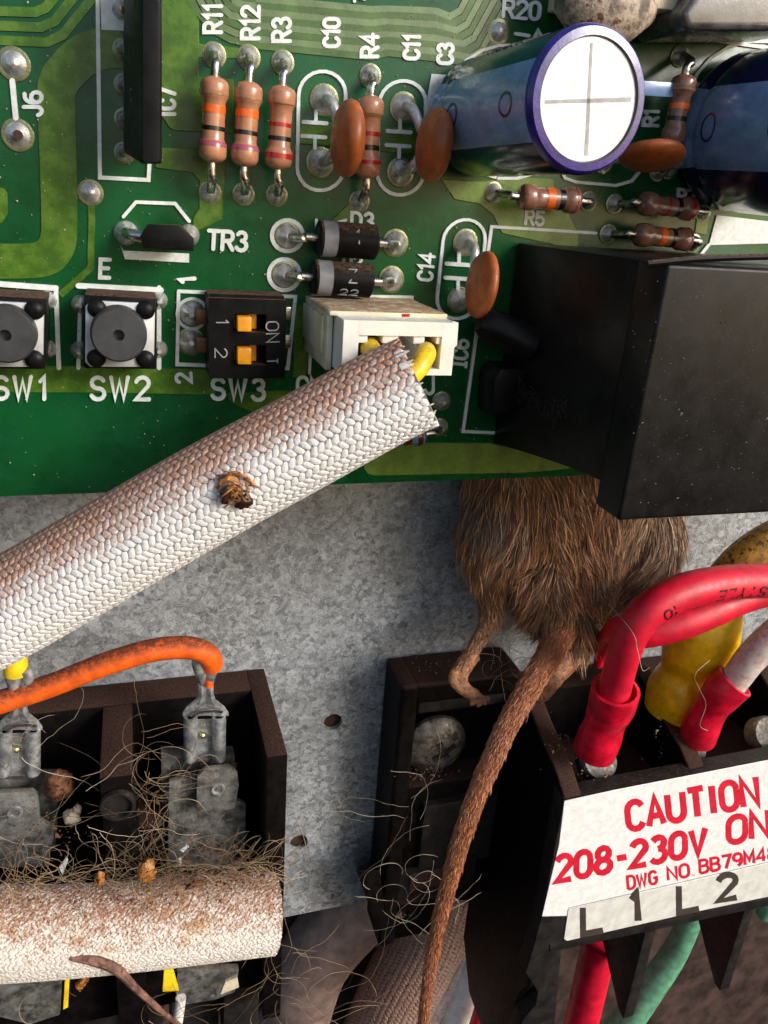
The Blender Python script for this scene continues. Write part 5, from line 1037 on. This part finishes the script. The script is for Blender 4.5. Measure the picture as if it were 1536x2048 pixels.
for k_, (pp_, lb) in enumerate((([(1200, 1190, -.6), (1262, 1260, 1.5), (1275, 1300, 1.6), (1285, 1340, 1.4), (1300, 1335, 1.4)], 'single long hair lying over the printed red wire'), ([(1030, 255, 2.0), (1014, 300, 1.9), (1003, 340, 1.5), (990, 362, .6)], 'single hair hanging down the side of the big blue capacitor'), ([(1420, 1320, .9), (1390, 1350, 1.), (1400, 1380, 1.), (1412, 1410, .9), (1400, 1450, .8), (1416, 1462, .8)], 'curly pale hair on the right red crimp sleeve'), ([(600, 1650, -.5), (612, 1700, -.4), (600, 1750, -.3), (560, 1768, .0)], 'single curved hair over the lower punched hole'))):
    t_ = thing('loose_hair', lb, 'hair', V(*pp_[0])); part('strand', MB().tube([V(*p) for p in pp_], .0075, 4, k=6), MT['fiberw'], t_)
t_ = thing('dust_specks', 'tiny pale dust specks scattered over the circuit board', 'dust', V(300, 800)); b_ = MB(); R_ = random.Random(4)
for i in range(420):
    p = V(R_.uniform(0, 1000), R_.uniform(0, 975), .03); s = R_.uniform(.006, .02); a = R_.uniform(0, 3.14); d = Vector((math.cos(a), 0, math.sin(a)))*s; e = Vector((-d.z, 0, d.x))*R_.uniform(.3, 1)
    b_.add([p+d, p+e, p-d, p-e, p+Vector((0, -s, 0))], [(0, 1, 4), (1, 2, 4), (2, 3, 4), (3, 0, 4)])
part('specks', b_, MT['pellet'], t_, kind='stuff')

t_ = thing('dust_specks', 'pale dust specks and scuffs on the front face of the black relay', 'dust', V(1400, 780, 4.12)); b_ = MB(); R_ = random.Random(9)
for i in range(170):
    p = V(R_.uniform(1262, 1550), 540+490*R_.random()**.8, 4.125); s = R_.uniform(.005, .02)*(2.2 if R_.random() < .06 else 1); a = R_.gauss(.3, .5); d = Vector((math.cos(a), 0, math.sin(a)))*s; e = Vector((-d.z, 0, d.x))*R_.uniform(.2, .6)
    b_.add([p+d, p+e, p-d, p-e, p+Vector((0, -s*.5, 0))], [(0, 1, 4), (1, 2, 4), (2, 3, 4), (3, 0, 4)])
part('specks', b_, mat('grey_dust', (.12, .11, .1), .8, var=.3), t_, kind='stuff')
for nm, lb, zones, cnt, col, seed_ in (
  ('grit', 'brown grit and crumbs scattered in the bays of the left terminal block', [(110, 1660, -.6, 60, 45, .3), (300, 1640, -1., 26, 60, .2), (420, 1530, -1.2, 40, 12, .2), (420, 1700, -.5, 60, 18, .3)], 420, (.11, .05, .028), 1),
  ('grit', 'dark crumbs and dust along the top of the stained sleeve', [(300, 1762, 1.78, 150, 10, .02), (480, 1755, 1.75, 50, 14, .02), (250, 1800, 1.95, 150, 18, .02)], 240, (.12, .045, .025), 2),
  ('grit', 'dirt crumbs on the ledges around the screw of the mounting ear', [(830, 1550, -2.1, 40, 8, .1), (900, 1330, -2.5, 70, 14, .2), (800, 1830, -2.1, 30, 8, .1), (860, 1540, -2.4, 45, 8, .1)], 240, (.1, .06, .04), 3),
  ('grit', 'pale crumbs on the tops of the power terminal block dividers', [(1120, 1500, -.3, 26, 50, .1), (1340, 1490, -.3, 36, 40, .1), (1200, 1550, .3, 40, 14, .1)], 140, (.2, .13, .08), 4)):
    R_ = random.Random(seed_); b_ = MB()
    for i in range(cnt):
        x, y, h, sx, sy, sh_ = R_.choice(zones); p = V(x+R_.gauss(0, sx*.6), y+R_.gauss(0, sy*.6), h+R_.uniform(-sh_, sh_)); s = R_.uniform(.012, .05)*(1.8 if R_.random() < .1 else 1)
        q = [p+Vector((R_.uniform(-1, 1), R_.uniform(-.6, .6), R_.uniform(-1, 1)))*s for _ in range(5)]; b_.add(q, [(0, 1, 2), (0, 2, 3), (0, 3, 1), (1, 2, 4), (2, 3, 4), (3, 1, 4)])
    t_ = thing(nm, lb, 'grit', V(*zones[0][:3])); part('crumbs', b_, mat('crumb_'+str(seed_), col, .85, var=.4, vs=9), t_, kind='stuff')
